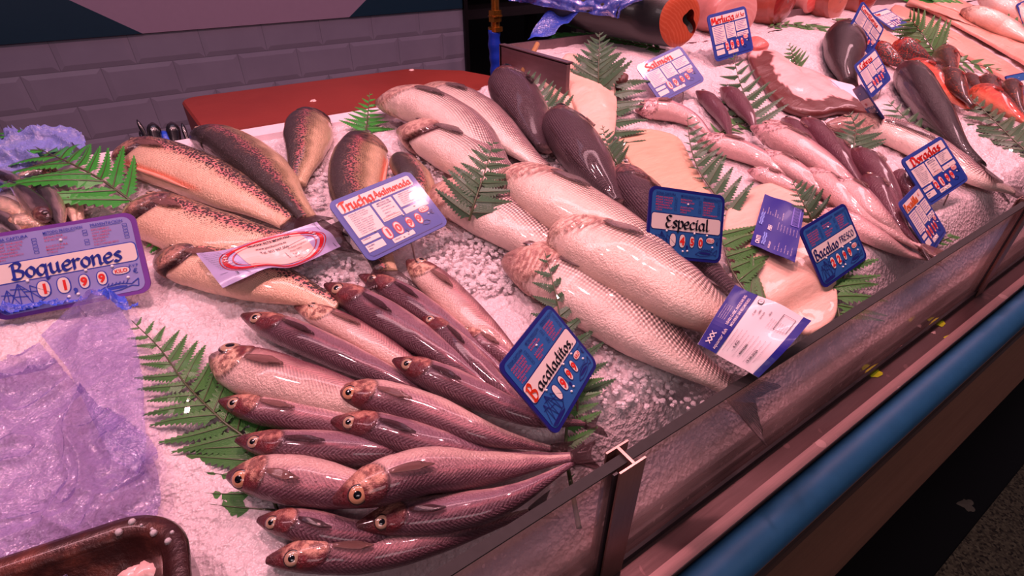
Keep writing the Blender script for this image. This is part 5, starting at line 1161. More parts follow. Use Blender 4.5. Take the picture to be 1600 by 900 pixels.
TWHITE = plain('tag_white', (224, 210, 204), .5, .03, coat=.05); TRED = plain('tag_red_ink', (214, 40, 36), .4, .1); TORG = plain('tag_orange_ink', (226, 62, 26), .4, .1); TINK = plain('tag_dark_ink', (26, 30, 110), .4); TBLK = plain('tag_black_ink', (22, 20, 40), .4)
TBACK = plain('tag_back', (236, 222, 236), .3, .03, coat=.3); TPUR = plain('tag_purple', (112, 58, 150), .35, .25, coat=.3, scale=25); TGREY = plain('tag_worn', (140, 140, 196), .4, .25, scale=14); TRIN = plain('tag_faded_red', (190, 70, 100), .45, .1); TBIN = plain('tag_faded_blue', (50, 66, 170), .4, .12)
PINM = m_steel('stake_steel', (170, 150, 150), .25, (9, 9, 9)); DOT = plain('white_peg', (240, 232, 232), .3, .02, coat=.4)
TG = 'blue price tags stuck in the ice'
def price_tag(label, corners, style, words, price, w=.12, asp=1.30, clear=.008, pose=None, detail=2, group=TG, title_mat=None, pin=(.5, .5), kilo='KILO', back=False):
    h = w/asp
    c0, Rm = solve_pose(corners, w, h)
    lowest = lambda k: min((lambda P: P[2]-iceH(P[0], min(max(P[1], .24), 1.05)))(np.array([0, 0, CAMZ])+k*(c0+Rm@np.array([sx*w/2, sy*h/2, 0])-np.array([0, 0, CAMZ]))) for sx in (-1, 1) for sy in (-1, 1))
    a, b = .45, 1.5
    for _ in range(40):
        m_ = (a+b)/2
        if lowest(m_) > clear: a = m_
        else: b = m_
    k = a; w *= k; h *= k; c0 = np.array([0, 0, CAMZ])+k*(c0-np.array([0, 0, CAMZ]))
    S = lambda x, y, z: tuple(c0+Rm@np.array([(x-.5)*w, (y-.5)*h, z]))
    zb = min(S(0, 0, 0)[2], S(1, 0, 0)[2], S(0, 1, 0)[2], S(1, 1, 0)[2])
    p0 = Vector((c0[0], c0[1], zb)); t = thing('price_tag', p0, label, 'price tag', group)
    Bm = style == 'B'; worn = words[0] == 'Boquerones'
    rim = TPUR if worn else TNAVY if Bm else TROY2; fld = TGREY if worn else TBLUE if Bm else TROYAL; ink = TBIN if worn else TINK; rink = TRIN if worn else TRED
    # plate
    cd_ = Card(S, w, h, t); P = []
    for cx, cy, q0 in ((.92, 1-.08*w/h, 0), (.08, 1-.08*w/h, 90), (.08, .08*w/h, 180), (.92, .08*w/h, 270)):
        for j in range(7): q = R(q0+15*j); P.append((cx+.08*math.cos(q), cy+.08*w/h*math.sin(q)))
    n = len(P); Vv = [S(x, y, 0) for x, y in P]+[S(x, y, -.0018) for x, y in P]
    mesh('plate', Vv, [tuple(range(n)), tuple(range(2*n-1, n-1, -1))]+[(i, n+i, n+(i+1) % n, (i+1) % n) for i in range(n)], None, t, smooth=False, mats=[rim, TBACK], fm=[0, 1]+[0]*n)
    D = detail
    if Bm:
        cd_.rrect('field', fld, .035, .045, .965, .955, .06, .0003)
        cd_.rrect('name_panel', TWHITE, .045, .41, .955, .63, .03, .0006)
        cd_.rrect('name_frame', ink, .037, .398, .963, .642, .035, .00045)
        if D:
            cols = [(.08, 'ZONA CAPTURA', ['ATLANT. NOROESTE', 'ATLANT. SUROESTE', 'ATLANT. SURESTE', 'MEDITERRANEO', 'OCEANO PACIFICO', 'OTROS']), (.40, 'METODO PRODUCCION', ['EXTRACTIVA', 'AGUAS DULCES', '', 'ACUICULTURA', 'MARISQUEO', 'OTROS']), (.70, 'PRESENTACION', ['EVISCERADO', 'CON CABEZA', 'SIN CABEZA', 'FILETEADO', 'COCIDO', 'DESCONGELADO'])]
            for x, hd, ls in cols:
                cd_.text('printed_heading', ink, hd, x, .895, .035, maxw=.25, bold=.008); cd_.line('printed_heading', ink, [(x, .885), (x+.2, .885)], .003)
                for i, l in enumerate(ls):
                    if l: cd_.text('printed_lines', rink, l, x, .845-i*.036, .024, maxw=.215, res=1, bold=.004)
            for x in (.325, .645, .905):
                for i in range(5):
                    if x == .645 and i == 2: continue
                    y = .845-i*.038; cd_.line('printed_heading', ink, [(x, y), (x+.028, y), (x+.028, y+.026), (x, y+.026), (x, y)], .0028)
        # ship
        sh = [[(.05, .10), (.08, .06), (.26, .08), (.31, .15), (.37, .21)], [(.05, .10), (.28, .12), (.31, .15)], [(.11, .11), (.11, .33)], [(.18, .11), (.18, .38)], [(.25, .12), (.25, .34)], [(.07, .28), (.15, .26)], [(.13, .33), (.22, .31)], [(.14, .24), (.23, .22)], [(.21, .28), (.29, .26)], [(.05, .12), (.11, .33), (.18, .12)], [(.18, .38), (.31, .16)], [(.25, .34), (.37, .21)], [(.11, .12), (.18, .38), (.25, .12)]]
        for l in sh: cd_.line('ship_drawing', ink, l, .006)
        cd_.oval('ship_drawing', ink, .17, .085, .11, .022, .0006, 16, 2)
        # fish drawing
        cd_.line('fish_drawing', ink, [(.64, .10), (.70, .15), (.80, .17), (.88, .14), (.93, .19), (.92, .10), (.88, .12), (.80, .09), (.70, .08), (.64, .10)], .007)
        for i in range(6): cd_.line('fish_drawing', ink, [(.72+i*.025, .155), (.735+i*.025, .19)], .006)
        cd_.oval('fish_drawing', ink, .77, .125, .08, .018, .0006, 14, 2); cd_.text('printed_heading', ink, 'P.V.P', .885, .335, .035, maxw=.08, bold=.01); cd_.text('printed_heading', ink, '€', .905, .255, .06, maxw=.06, bold=.01)
        ox = [(.33, .038), (.455, .038), (.585, .034), (.70, .034)]; oy = .27; kx, ky = .83, .315
        cm = ink
    else:
        cd_.rrect('field', fld, .045, .055, .955, .945, .045, .0003); 
        cd_.line('rim_line', TINK, [(.07, .05), (.93, .05)], .006, .0004)
        cd_.rrect('name_panel', TWHITE, .06, .76, .94, .93, .02, .0006)
        panels = [(.06, .36, .36, .73), (.385, .42, .62, .73), (.645, .52, .94, .73), (.645, .40, .94, .485), (.06, .255, .26, .325), (.06, .12, .26, .225), (.34, .085, .60, .155)]
        for (a_, b_, c_, d_) in panels: cd_.rrect('info_panels', TWHITE, a_, b_, c_, d_, .006, .0006)
        if D > 1:
            cd_.text('printed_lines', TINK, 'ZONA DE CAPTURA', .10, .695, .02, maxw=.22)
            for i, l in enumerate(['ATLANTICO NOROESTE', 'ATLANTICO NORESTE', 'MAR BALTICO', 'ATLANT. CENTRO-OESTE', 'ATLANT. CENTRO-ESTE', 'ATLANTICO SUROESTE', 'ATLANTICO SURESTE', 'MAR MEDITERRANEO', 'OCEANO INDICO', 'OCEANO PACIFICO']):
                cd_.text('printed_lines', TINK, l, .105, .665-i*.031, .018, maxw=.21 if i % 3 else .24, res=1); cd_.rrect('tick_boxes', TORG, .07, .662-i*.031, .095, .684-i*.031)
            cd_.text('printed_lines', TINK, 'METODO DE', .43, .69, .025, maxw=.15, bold=.01); cd_.text('printed_lines', TINK, 'PRODUCCION', .42, .655, .025, maxw=.17, bold=.01)
            for i, l in enumerate(['CAPTURADO', 'AGUAS DULCES', 'CRIADO', 'MARISQUEO']): cd_.text('printed_lines', TINK, l, .44, .61-i*.045, .02, maxw=.15, res=1)
            cd_.line('tick_boxes', TORG, [(.40, .44), (.60, .44), (.60, .47), (.40, .47), (.40, .44)], .003)
            cd_.text('printed_lines', TINK, 'PRESENTACION', .70, .70, .018, maxw=.18)
            for i, l in enumerate(['ENTERO EVISCERADO', 'CON CABEZA', 'SIN CABEZA', 'FILETEADO', 'DESCONGELADO']): cd_.text('printed_lines', TINK, l, .69, .668-i*.031, .018, maxw=.23, res=1); cd_.rrect('tick_boxes', TORG, .655, .665-i*.031, .678, .687-i*.031)
            cd_.text('printed_lines', TINK, 'VARIEDAD', .075, .30, .018, maxw=.12, bold=.01); cd_.text('printed_lines', TINK, 'CALIBRE', .075, .19, .02, maxw=.12, bold=.01); cd_.text('printed_lines', TINK, 'PESO', .075, .15, .02, maxw=.1, bold=.01); cd_.text('printed_lines', TINK, 'ORIGEN', .36, .115, .02, maxw=.12)
        else:
            for (a_, b_, c_, d_) in panels[:4]:
                m_ = int((d_-b_)/.035)
                for i in range(m_): cd_.line('printed_lines', plain('tag_print', (120, 100, 170), .4), [(a_+.03, d_-.03-i*.035), (c_-.03-.04*(i % 3), d_-.03-i*.035)], .008)
                if m_ > 3: cd_.rrect('tick_boxes', plain('tag_tick', (226, 120, 120), .4), a_+.008, b_+.03, a_+.022, d_-.05)
        cd_.text('printed_heading', TINK, '€', .885, .24, .07, maxw=.08, bold=.01); cd_.line('printed_heading', TINK, [(.73, .15), (.76, .20), (.80, .20), (.83, .16), (.80, .13), (.74, .15)], .008)
        ox = [(.345, .036), (.475, .036), (.62, .032), (.735, .032)]; oy = .265; kx, ky = .85, .36; cm = TINK
    # titles
    for i, (wd, x, y, hg, mw, mt) in enumerate(words[1:]): cd_.text('name_lettering' if i == 0 else 'extra_lettering', mt, wd, x, y, hg, .0012, hand=True, maxw=mw, wid=1.3 if mw > .5 else 1.1, nib=(2.5 if not Bm else 1.9) if hg > .10 else 1.5)
    # price windows
    for i, (cx, rx) in enumerate(ox):
        sc = 1. if i < 2 else .86; cd_.oval('window_rims', TRED if not Bm else ink, cx, oy, rx*1.0*sc+.008, .092*sc+.010, .0006); cd_.oval('price_windows', TWHITE, cx, oy, rx*sc, .092*sc, .0008)
        if i < len(price) and price[i] != ' ': cd_.text('price_digits', TRED, price[i], cx, oy-.055*sc, .115*sc, .0011, bold=.045, align='C', res=3)
    cd_.text('price_comma', cm, ',', (ox[1][0]+ox[2][0])/2, oy-.09, .17, .0008, bold=.03, align='C')
    cd_.oval('window_rims', TRED if not Bm else ink, kx, ky, .062, .050, .0006); cd_.oval('price_windows', TWHITE, kx, ky, .055, .041, .0008)
    if D: cd_.text('price_digits', TORG, kilo, kx, ky-.022, .045, .0011, bold=.02, align='C', maxw=.09)
    cd_.finish()
    # round white pegs
    for (x, y) in ((.47, .125 if Bm else .115), (.53, .135 if Bm else .125), (.245, .395 if Bm else .36), (.61, .395 if Bm else .40), (.78, .385 if Bm else .46), (.865, .22 if Bm else .27), (.5, .80 if Bm else .745)):
        Vv, Ff = [], []; nrm = Vector(Rm[:, 2]); q = Vector(S(x, y, 0)); r_ = w*.0115; tube(Vv, Ff, [q, q+nrm*.0012, q+nrm*.002], [r_, r_*.9, r_*.4], 10); mesh('peg', Vv, Ff, DOT, t)
    # stake behind
    q = Vector(S(.5, .25, -.0022)); g_ = Vector(S(.5, -.02, -.003)); f_ = g_+Vector((.004, 0, -max(.02, g_.z-iceH(g_.x, max(.24, g_.y))+.02))); Vv, Ff = [], []; tube(Vv, Ff, [q, g_, f_], .0011, 8); mesh('stake', Vv, Ff, PINM, t)
    return S, t
PT = price_tag
PT('blue tag for trout with orange hand lettering', [(511, 317), (638, 266), (703, 349), (577, 411)], 'A', ['t', ('Trucha', .075, .775, .150, .385, TORG), ('Asalmonada', .47, .79, .105, .45, TORG)], '1099', clear=.030)
PT('big worn tag with purple border at the left edge above the plastic sheet', [(-38, 370), (208, 330), (240, 455), (-8, 503)], 'B', ['Boquerones', ('Boquerones', .16, .435, .19, .70, plain('boq_ink', (46, 62, 170), .4, .25, scale=90))], '1199', w=.17, asp=1.62, clear=.004)
PT('blue tag with white strip and black fancy lettering in the middle of the counter', [(1015, 289), (1134, 306), (1125, 412), (1009, 401)], 'B', ['e', ('Especial', .22, .445, .17, .58, TBLK)], ' 450', clear=.032)
PT('blue tag standing on its corner beside the whiting with a black handwritten name', [(777, 574), (857, 472), (935, 569), (869, 682)], 'B', ['b', ('B', .06, .43, .185, .10, TORG), ('acaladitos.', .19, .44, .13, .70, TBLK)], ' 999', clear=.026)
PT('blue tag by the glass next to the paper label, two words in blue letters', [(1249, 358), (1319, 317), (1357, 402), (1287, 453)], 'B', ['f', ('Bacalao', .06, .44, .16, .50, TINK), ('FRESCO', .60, .465, .10, .34, TINK)], '2299', clear=.016)
PT('blue tag in front of the salmon with short red lettering', [(992, 104), (1063, 70), (1102, 126), (1033, 160)], 'A', ['s', ('Salmón', .14, .775, .155, .72, TRED)], '1900', detail=1)
PT('upright blue tag in front of the pale fish block', [(1104, 24.5), (1165, 8.5), (1178, 79), (1119, 97)], 'A', ['m', ('Merluza', .07, .775, .15, .58, TRED), ('del Sur', .68, .80, .09, .24, TRED)], '2900', detail=1)
PT('tall diamond shaped blue tag turned on its corner at the back', [(1349, 0), (1381, 45), (1361, 88), (1324, 47)], 'A', ['t', ('Carrilleras', .07, .78, .13, .86, TRED)], '0000', detail=1)
PT('blue tag standing between the brown fish head and the red fish', [(1334, 102), (1367, 74.5), (1393, 123), (1362, 154)], 'A', ['c', ('Cabras', .14, .775, .155, .66, TRED)], '0000', detail=1)
PT('blue tag lying tilted back behind the tall diamond shaped one', [(1359, 22), (1384, 12), (1420, 37), (1396, 48)], 'A', ['r', ('Rape', .20, .79, .12, .4, TRED)], '0000', detail=1, clear=.006) if False else None
PT('upper of two overlapping tags at the right near the glass, red lettering', [(1404, 251), (1473, 211), (1512, 281), (1455, 322)], 'A', ['d', ('Doradas', .14, .775, .16, .70, TRED)], '2199', detail=2)
PT('lower of two overlapping tags near the glass, steep with gold orange lettering', [(1404, 318), (1433, 287), (1480, 363), (1454, 399)], 'A', ['p', ('Pescadilla', .06, .785, .13, .60, plain('gold_ink', (232, 110, 30), .4)), ('al', .74, .84, .07, .1, TORG)], '0000', detail=1)
PT('small narrow blue tag seen edge on below the one between brown head and red fish', [(1330, 140), (1346, 132), (1381, 186), (1366, 190)], 'B', ['n', ('ras', .3, .45, .12, .3, TRED)], '    ', detail=0, asp=1.3)
PT('flat lying blue tag behind the tall diamond shaped one', [(1360, 20), (1386, 14), (1420, 36), (1396, 48)], 'A', ['n', ('Rape', .1, .79, .12, .4, TRED)], '    ', detail=0, asp=1.3)
PT('blue tag at the right frame edge below the pink fillets', [(1568, 119), (1606, 112), (1626, 142), (1592, 150)], 'B', ['n', ('ras', .3, .45, .12, .3, TRED)], '    ', detail=0, asp=1.3)
PT('blue tag cut off by the top right corner of the view', [(1588, 6), (1622, -8), (1640, 36), (1604, 54)], 'A', ['n', ('re', .1, .79, .12, .3, TRED)], '    ', detail=0, asp=1.3)
# tag lying face down
h_ = .10; Sx = [U(1265, 116, .012), U(1335, 133, .030), U(1344, 160, .020), U(1275, 145, .006)]
c_ = sum(Sx, Vector())/4; nrm = (Sx[1]-Sx[0]).cross(Sx[0]-Sx[3]).normalized(); nrm = nrm if nrm.z > 0 else -nrm
t = thing('price_tag', c_, 'price tag lying face down showing its blank white back', 'price tag')
def q4(x, y): return Sx[3].lerp(Sx[2], x).lerp(Sx[0].lerp(Sx[1], x), y)
P = []
for cx, cy, q0 in ((.92, .9, 0), (.08, .9, 90), (.08, .1, 180), (.92, .1, 270)):
    for j in range(7): q = R(q0+15*j); P.append((cx+.08*math.cos(q), cy+.1*math.sin(q)))
n = len(P); Vv = [tuple(q4(x, y)) for x, y in P]+[tuple(q4(x, y)-nrm*.002) for x, y in P]
mesh('plate', Vv, [tuple(range(n)), tuple(range(2*n-1, n-1, -1))]+[(i, n+i, n+(i+1) % n, (i+1) % n) for i in range(n)], None, t, smooth=False, mats=[TBACK, TROYAL], fm=[0, 1]+[0]*n)
Vv, Ff = [], []; tube(Vv, Ff, [q4(.45, .95)+nrm*.001, q4(.72, .3)+nrm*.002, q4(.80, .25)+nrm*.001], .0012, 6); mesh('stake', Vv, Ff, TBACK, t)

# ------------------------------------------------------------------ paper and plastic labels draped on fish
LBLUE = plain('label_blue', (24, 24, 130), .45, .06, coat=.15); LWHITE = plain('label_white', (240, 224, 228), .35, .03, coat=.4); LRED = plain('label_red', (190, 30, 40), .3, .1, coat=.5); LVIO = plain('label_film', (176, 166, 206), .25, .12, coat=.7, scale=30)
def soft_label(name, label, cat, top, bot, lt, lb, base, curl=.003):
    """top and bottom edges as pixel polylines resting at heights lt, lb over the ice"""
    a = catmull([tuple(U(x, y, h)) for (x, y), h in zip(top, lt)], 41); b = catmull([tuple(U(x, y, h)) for (x, y), h in zip(bot, lb)], 41)
    w = float(np.linalg.norm(a[0]-a[-1])); h = float(np.linalg.norm(a[20]-b[20]))
    def S(x, y, z):
        i = min(max(x, 0), 1)*40; i0 = min(int(i), 39); f = i-i0; p = a[i0]*(1-f)+a[i0+1]*f; q = b[i0]*(1-f)+b[i0+1]*f
        v = q*(1-y)+p*y; e1 = a[min(i0+1, 40)]-a[i0]; e2 = p-q; n = np.cross(e1, e2); n /= np.linalg.norm(n)+1e-9; n = n if n[2] > 0 else -n
        return tuple(v+n*(z+curl*math.sin(x*7+y*2)*math.sin(math.pi*y)+curl*.6*math.sin(y*9+x*4)))
    c0 = S(.5, .5, 0); t = thing(name, c0, label, cat); A, B = 48, 28; V, Fc = [], []
    for z in (0, -.0006):
        for i in range(A+1):
            for j in range(B+1): V.append(S(i/A, j/B, z))
    g = (A+1)*(B+1); F1 = [(i*(B+1)+j, (i+1)*(B+1)+j, (i+1)*(B+1)+j+1, i*(B+1)+j+1) for i in range(A) for j in range(B)]
    Fc = F1+[tuple(g+i for i in reversed(f)) for f in F1]; mesh('sheet', V, Fc, base, t); return S, Card(S, w, h, t)
def sheetrect(cd_, part, mat, x0, y0, x1, y1, z=.0006, nx=24, ny=12):
    V = [(x0+(x1-x0)*i/nx, y0+(y1-y0)*j/ny) for i in range(nx+1) for j in range(ny+1)]
    cd_.add(part, mat, V, [(i*(ny+1)+j, (i+1)*(ny+1)+j, (i+1)*(ny+1)+j+1, i*(ny+1)+j+1) for i in range(nx) for j in range(ny)], z)
S, cd_ = soft_label('paper_label', 'blue and white paper label with a date lying half under the glass edge', 'label', [(1090, 538), (1118, 492), (1148, 446)], [(1185, 590), (1230, 545), (1268, 501)], (.078, .096, .088), (.062, .080, .074), LWHITE, .0015)
sheetrect(cd_, 'blue_band', LBLUE, 0, .70, 1, 1); sheetrect(cd_, 'blue_band', LBLUE, 0, 0, 1, .10)
cd_.text('band_lettering', LWHITE, 'LENDS CLASSIC  ANGELES BAR 500G', .30, .80, .035, .0012, maxw=.66, bold=.01); cd_.text('band_lettering', LWHITE, 'MOLFEREST BAR RECOMENDADO', .30, .74, .035, .0012, maxw=.62, bold=.01)
for i in range(4): cd_.text('band_lettering', LWHITE, 'Lote y fecha de envasado, conservar entre 0 y 4 C', .34, .955-i*.028, .012, .0012, maxw=.6, res=1)
cd_.text('band_lettering', LWHITE, 'aquamar fish', .03, .76, .05, .0012, maxw=.22, slant=.2)
cd_.line('band_lettering', LWHITE, [(.06, .93), (.10, .86), (.14, .93), (.18, .86)], .012, .0012); cd_.line('band_lettering', LWHITE, [(.06, .86), (.10, .93), (.14, .86), (.18, .93)], .008, .0012)
for (s_, x, y, hh) in (('6 KG', .13, .54, .035), ('4006500', .10, .42, .032), ('19.08.2026', .06, .27, .032), ('ES  12.0049', .60, .60, .02), ('LUBINA', .66, .55, .022), ('ACUICULTURA', .60, .50, .018), ('GRECIA', .72, .43, .02)): cd_.text('printed_text', TBLK, s_, x, y, hh, .0012, bold=.015)
for i in range(9): cd_.text('printed_text', TBLK, 'Lubina dicentrarchus labrax producto fresco criado', .05+.02*(i % 3), .65-i*.055, .012, .0012, maxw=.30+.1*(i % 2), res=1)
for i in range(8): cd_.text('printed_text', TBLK, 'Peso neto variable conservar refrigerado', .52, .38-i*.03, .011, .0012, maxw=.34, res=1)
cd_.oval('stamp', TBLK, .88, .62, .055, .035, .0011); cd_.oval('stamp_center', LWHITE, .88, .62, .047, .028, .0013); cd_.text('printed_text', TBLK, 'ES', .88, .61, .022, .0015, align='C')
cd_.line('printed_text', TBLK, [(.55, .14), (.86, .14), (.86, .30), (.55, .30), (.55, .14)], .005, .0012); cd_.finish()
S, cd_ = soft_label('paper_label', 'dark blue paper label with white print lying on the large pale fillet', 'label', [(1172, 382), (1184, 342), (1195, 303)], [(1242, 410), (1250, 368), (1257, 327)], (.020, .022, .020), (.030, .026, .028), LBLUE, .0012)
cd_.text('label_lettering', LWHITE, 'ONTI', .04, .82, .10, .0012, bold=.03, maxw=.30); cd_.text('label_lettering', LWHITE, 'FISH', .34, .64, .09, .0012, bold=.03, maxw=.24)
for k_ in range(4): cd_.line('wave_mark', plain('wave_print', (120, 140, 220), .4), [(.38+i*.03, .93-k_*.045+.012*math.sin(i*2.2)) for i in range(9)] if k_ < 2 else [(.06+i*.03, .76-(k_-2)*.045+.012*math.sin(i*2.2)) for i in range(8)], .012, .0012)
cd_.text('label_lettering', LWHITE, 'BACALAO', .04, .58, .045, .0012, bold=.01, maxw=.3)
for i in range(13): cd_.text('small_print', LWHITE, ('Filete de bacalao fresco sin piel', 'Gadus morhua', 'Conservar entre 0 y 4 grados', 'Capturado en Atlantico Noreste')[i % 4], .05 if i % 2 else .42, .50-i*.036, .02, .0012, maxw=.42, res=1)
for i in range(9): cd_.text('small_print', LWHITE, ('PESO NETO', 'LOTE', 'FECHA DE CADUCIDAD')[i % 3], .62, .92-i*.06, .022, .0012, maxw=.3-.04*(i % 3), res=1)
sheetrect(cd_, 'barcode_panel', plain('code_panel', (116, 110, 200), .4), .62, .06, .96, .24, .0009, 8, 6)
for i in range(17): cd_.line('barcode', LBLUE, [(.64+i*.0185, .08), (.64+i*.0185, .22)], .006 if i % 3 else .010, .0014)
cd_.finish()
S, cd_ = soft_label('bag_label', 'clear plastic bag label with red oval and writing across the lowest trout', 'label', [(307, 396), (350, 390), (395, 376), (445, 362), (495, 347)], [(348, 450), (385, 434), (420, 420), (462, 417), (533, 384)], (.040, .046, .046, .046, .040), (.034, .040, .042, .036, .022), LVIO, .0025)
def ringsec(part, mat, cx, cy, rx, ry, wd, z=.0008, q0=0, q1=360, n=60):
    V, Fc = [], []
    for i in range(n+1):
        q = R(q0+(q1-q0)*i/n)
        for s_ in (1, 1-wd): V.append((cx+rx*s_*math.cos(q), cy+ry*s_*math.sin(q)))
    cd_.add(part, mat, V, [(2*i, 2*i+2, 2*i+3, 2*i+1) for i in range(n)], z)
sheetrect(cd_, 'pale_center', plain('label_cream', (236, 196, 186), .3, .06, coat=.5), .26, .12, .78, .92)
ringsec('red_oval', LRED, .52, .50, .40, .48, .10); ringsec('red_oval', LRED, .52, .50, .42, .52, .02); ringsec('red_oval', LRED, .52, .50, .33, .38, .03)
cd_.line('rule_lines', TBLK, [(.03, .95), (.97, .96)], .004, .0010); cd_.line('rule_lines', TBLK, [(.96, .04), (.96, .96)], .004, .0010); cd_.line('rule_lines', TBLK, [(.56, .55), (.74, .60), (.90, .62)], .003, .0012); cd_.line('rule_lines', TBLK, [(.56, .30), (.56, .85)], .003, .0012)
cd_.text('bag_lettering', TBLK, 'TRUCHA ALTA MONTAÑA', .36, .80, .075, .0014, maxw=.34, bold=.02); cd_.text('bag_lettering', TBLK, 'www.piscifactoria.es', .39, .67, .06, .0014, maxw=.24, bold=.01); cd_.text('bag_lettering', TBLK, 'Tel. 903 987 056', .40, .55, .06, .0014, maxw=.22, bold=.01)
for i in range(5): cd_.text('bag_lettering', TBLK, ('Producto congelado', 'Peso neto', 'Talla', 'R.S.I.', 'Lote')[i], .60, .50-i*.08, .04, .0014, maxw=.16)
for i in range(10): cd_.text('bag_lettering', TBLK, 'Trucha arco iris eviscerada', .02+.006*i, .88-i*.055, .03, .0014, maxw=.15, res=1)
cd_.text('bag_lettering', TBLK, '3', .14, .12, .08, .0014); cd_.line('rule_lines', TBLK, [(.05, .26), (.30, .26)], .003, .0012); cd_.line('rule_lines', TBLK, [(.22, .05), (.18, .30)], .003, .0012)
for k_ in range(2):
    for i in range(5): cd_.text('stars', LWHITE, '*', .855+.0*i-.02*abs(i-2)*.5, .36+.09*i, .11, .0014, bold=.04) if k_ else cd_.text('stars', LWHITE, '*', .145+.02*abs(i-2)*.5, .36+.07*i, .10, .0014, bold=.04)
cd_.finish()

# ------------------------------------------------------------------ ferns
def m_fern(name, c0, c1, gloss=.35):
    t = NT(name); o = t.obj(); at = t.node('ShaderNodeAttribute', attribute_name='scl'); f = at.outputs['Fac']
    c = t.mix(t.math('MULTIPLY', t.math('ADD', t.math('SINE', t.math('MULTIPLY', f, 60)), 1), .28), lin(c0), lin(c1)); c = t.mix(t.math('MULTIPLY', t.noise(30, 4, .6, o), .5), c, tuple(v*.5 for v in lin(c0)))
    t.set(Base_Color=c, Roughness=gloss, Coat_Weight=.25, Transmission_Weight=0.); t.bump(t.math('SINE', t.math('MULTIPLY', f, 60)), .4, .0008); t.bump(t.noise(240, 3, .6, o), .3, .0008); return t.m
FB = m_fern('fern_bright', (34, 150, 44), (92, 190, 70)); FM = m_fern('fern_mid', (52, 118, 50), (120, 168, 98)); FD = m_fern('fern_dark', (40, 86, 52), (104, 138, 100)); STEM = plain('fern_stem', (72, 80, 50), .4, .2, coat=.2)
def fern(label, pts, lifts, Lpx, n, mat=None, sides=(1, 1), prof=None, ang=62, fat=.17, group='fern leaves decorating the ice', teeth=12, tipf=.12, stemr=.0016, upf=.45, droop=.12):
    mat = mat or FM; P3 = [tuple(U(x, y, h)) for (x, y), h in zip(pts, lifts)]; X = catmull(P3, 60); T = np.gradient(X, axis=0); T /= np.linalg.norm(T, axis=1)[:, None]
    base = Vector(X[0]); t = thing('fern_leaf', base, label, 'fern leaf', group); rnd = random.Random(len(pts)*7+int(pts[0][0]))
    V, Fc = [], []; tube(V, Fc, [tuple(x) for x in X], [stemr*(1-.75*i/59) for i in range(60)], 7); st = mesh('stem', V, Fc, STEM, t)
    V, Fc, A = [], [], []; Rv, Rf = [], []
    for i in range(n):
        for sd_ in (0, 1):
            if not sides[sd_]: continue
            s = (i+.5*(sd_ == 1)*.6+.3)/n; s = .02+.97*s
            ii = s*59; i0 = min(int(ii), 58); f = ii-i0; p = X[i0]*(1-f)+X[i0+1]*f; d = T[i0]; cdv = np.array(camdir(p)); nr = np.array(ICEN)*(1-upf)+cdv*upf; nr -= d*(nr@d); nr /= np.linalg.norm(nr); lf = np.cross(nr, d)*(1 if sd_ == 0 else -1)
            pr = (prof(s) if prof else (1-s)**.75*(.75+.25*min(1, s*5)))
            Ln = Lpx*mpp(p)*max(tipf, pr)*sides[sd_]*rnd.uniform(.9, 1.08); an = R(ang-12*s+rnd.uniform(-5, 5)); ax = d*math.cos(an)+lf*math.sin(an); cx = np.cross(nr, ax); wd = Ln*fat*.86*(1.0+.45*s)
            K = teeth if Ln > .02 else 5; mids, tp = [], []
            wv = rnd.uniform(-.12, .12)
            def at(u, v): return p+ax*(Ln*(u+.0*abs(v)))+cx*(wd*v)+nr*(-droop*Ln*u*u-abs(v)*wd*.25+wv*Ln*math.sin(u*3)*.5)+d*(.10*Ln*u*u)
            wprof = lambda u: (min(1, u*7+.25))*(1-u)**.62*(1+.35*(1-u))
            n0 = len(V)
            for k in range(K+1): V.append(at(k/K, 0)); A.append(k/K*.0+.0)
            for v_ in (1, -1):
                for k in range(K):
                    u0, u1 = k/K, (k+1)/K; b = len(V); w_ = wprof(u0+.3/K)
                    V.append(at(u0+.15/K, v_*w_*.55)); V.append(at(u0+1.15/K, v_*w_)); V.append(at(u1+.35/K, v_*w_*.60)); A += [.5, 1., .5]
                    Fc += [(n0+k, b, b+1, n0+k+1), (n0+k+1, b+1, b+2)] if v_ > 0 else [(n0+k+1, b+1, b, n0+k), (n0+k+1, b+2, b+1)]
            if Ln > .02:
                r_ = Ln*.011; b = len(Rv)
                for k in range(6): c_ = at(k/5*.92, 0)+nr*.0004; q = r_*(1-k/6); Rv += [c_+cx*q, c_-cx*q, c_+nr*q*1.2]
                for k in range(5):
                    for m1, m2 in ((0, 2), (2, 1)): Rf.append((b+k*3+m1, b+k*3+m2, b+k*3+3+m2, b+k*3+3+m1))
    mesh('leaflets', V, Fc, mat, t, smooth=False, attr={'scl': A})
    if Rv: mesh('leaf_ribs', Rv, Rf, STEM, st)
    return t
z3 = (.01, .02, .03, .04)
flat = lambda s: 1.
fern('big bright green fern leaf lying over the blue bag and pointing to the upper left', [(216, 322), (160, 282), (110, 255), (60, 232), (6, 203)], (.012, .03, .035, .035, .03), 120, 15, FB, (1.05, .85), lambda s: (1-s)**.55*.95+.04, 50, .115, upf=.15)
fern('short bright green sprig peeking out below the gutted trout head', [(275, 372), (255, 378), (228, 380)], (.004, .008, .008), 34, 4, FB, (1, 1), ang=55, fat=.28)
fern('small vivid green fern standing at the edge of the red board', [(572, 205), (574, 188), (576, 165), (578, 144)], (.002, .014, .03, .045), 44, 8, FB, (1, 1), lambda s: (1-s)**.9*(1.0), 72, .19, upf=.8)
fern('dark green fern standing upright between the trout and the long sea bass', [(733, 345), (742, 315), (757, 270), (772, 218)], (.035, .055, .075, .095), 72, 9, FD, (1, 1), lambda s: (1-s)**.7*1.0, 74, .20, upf=.8)
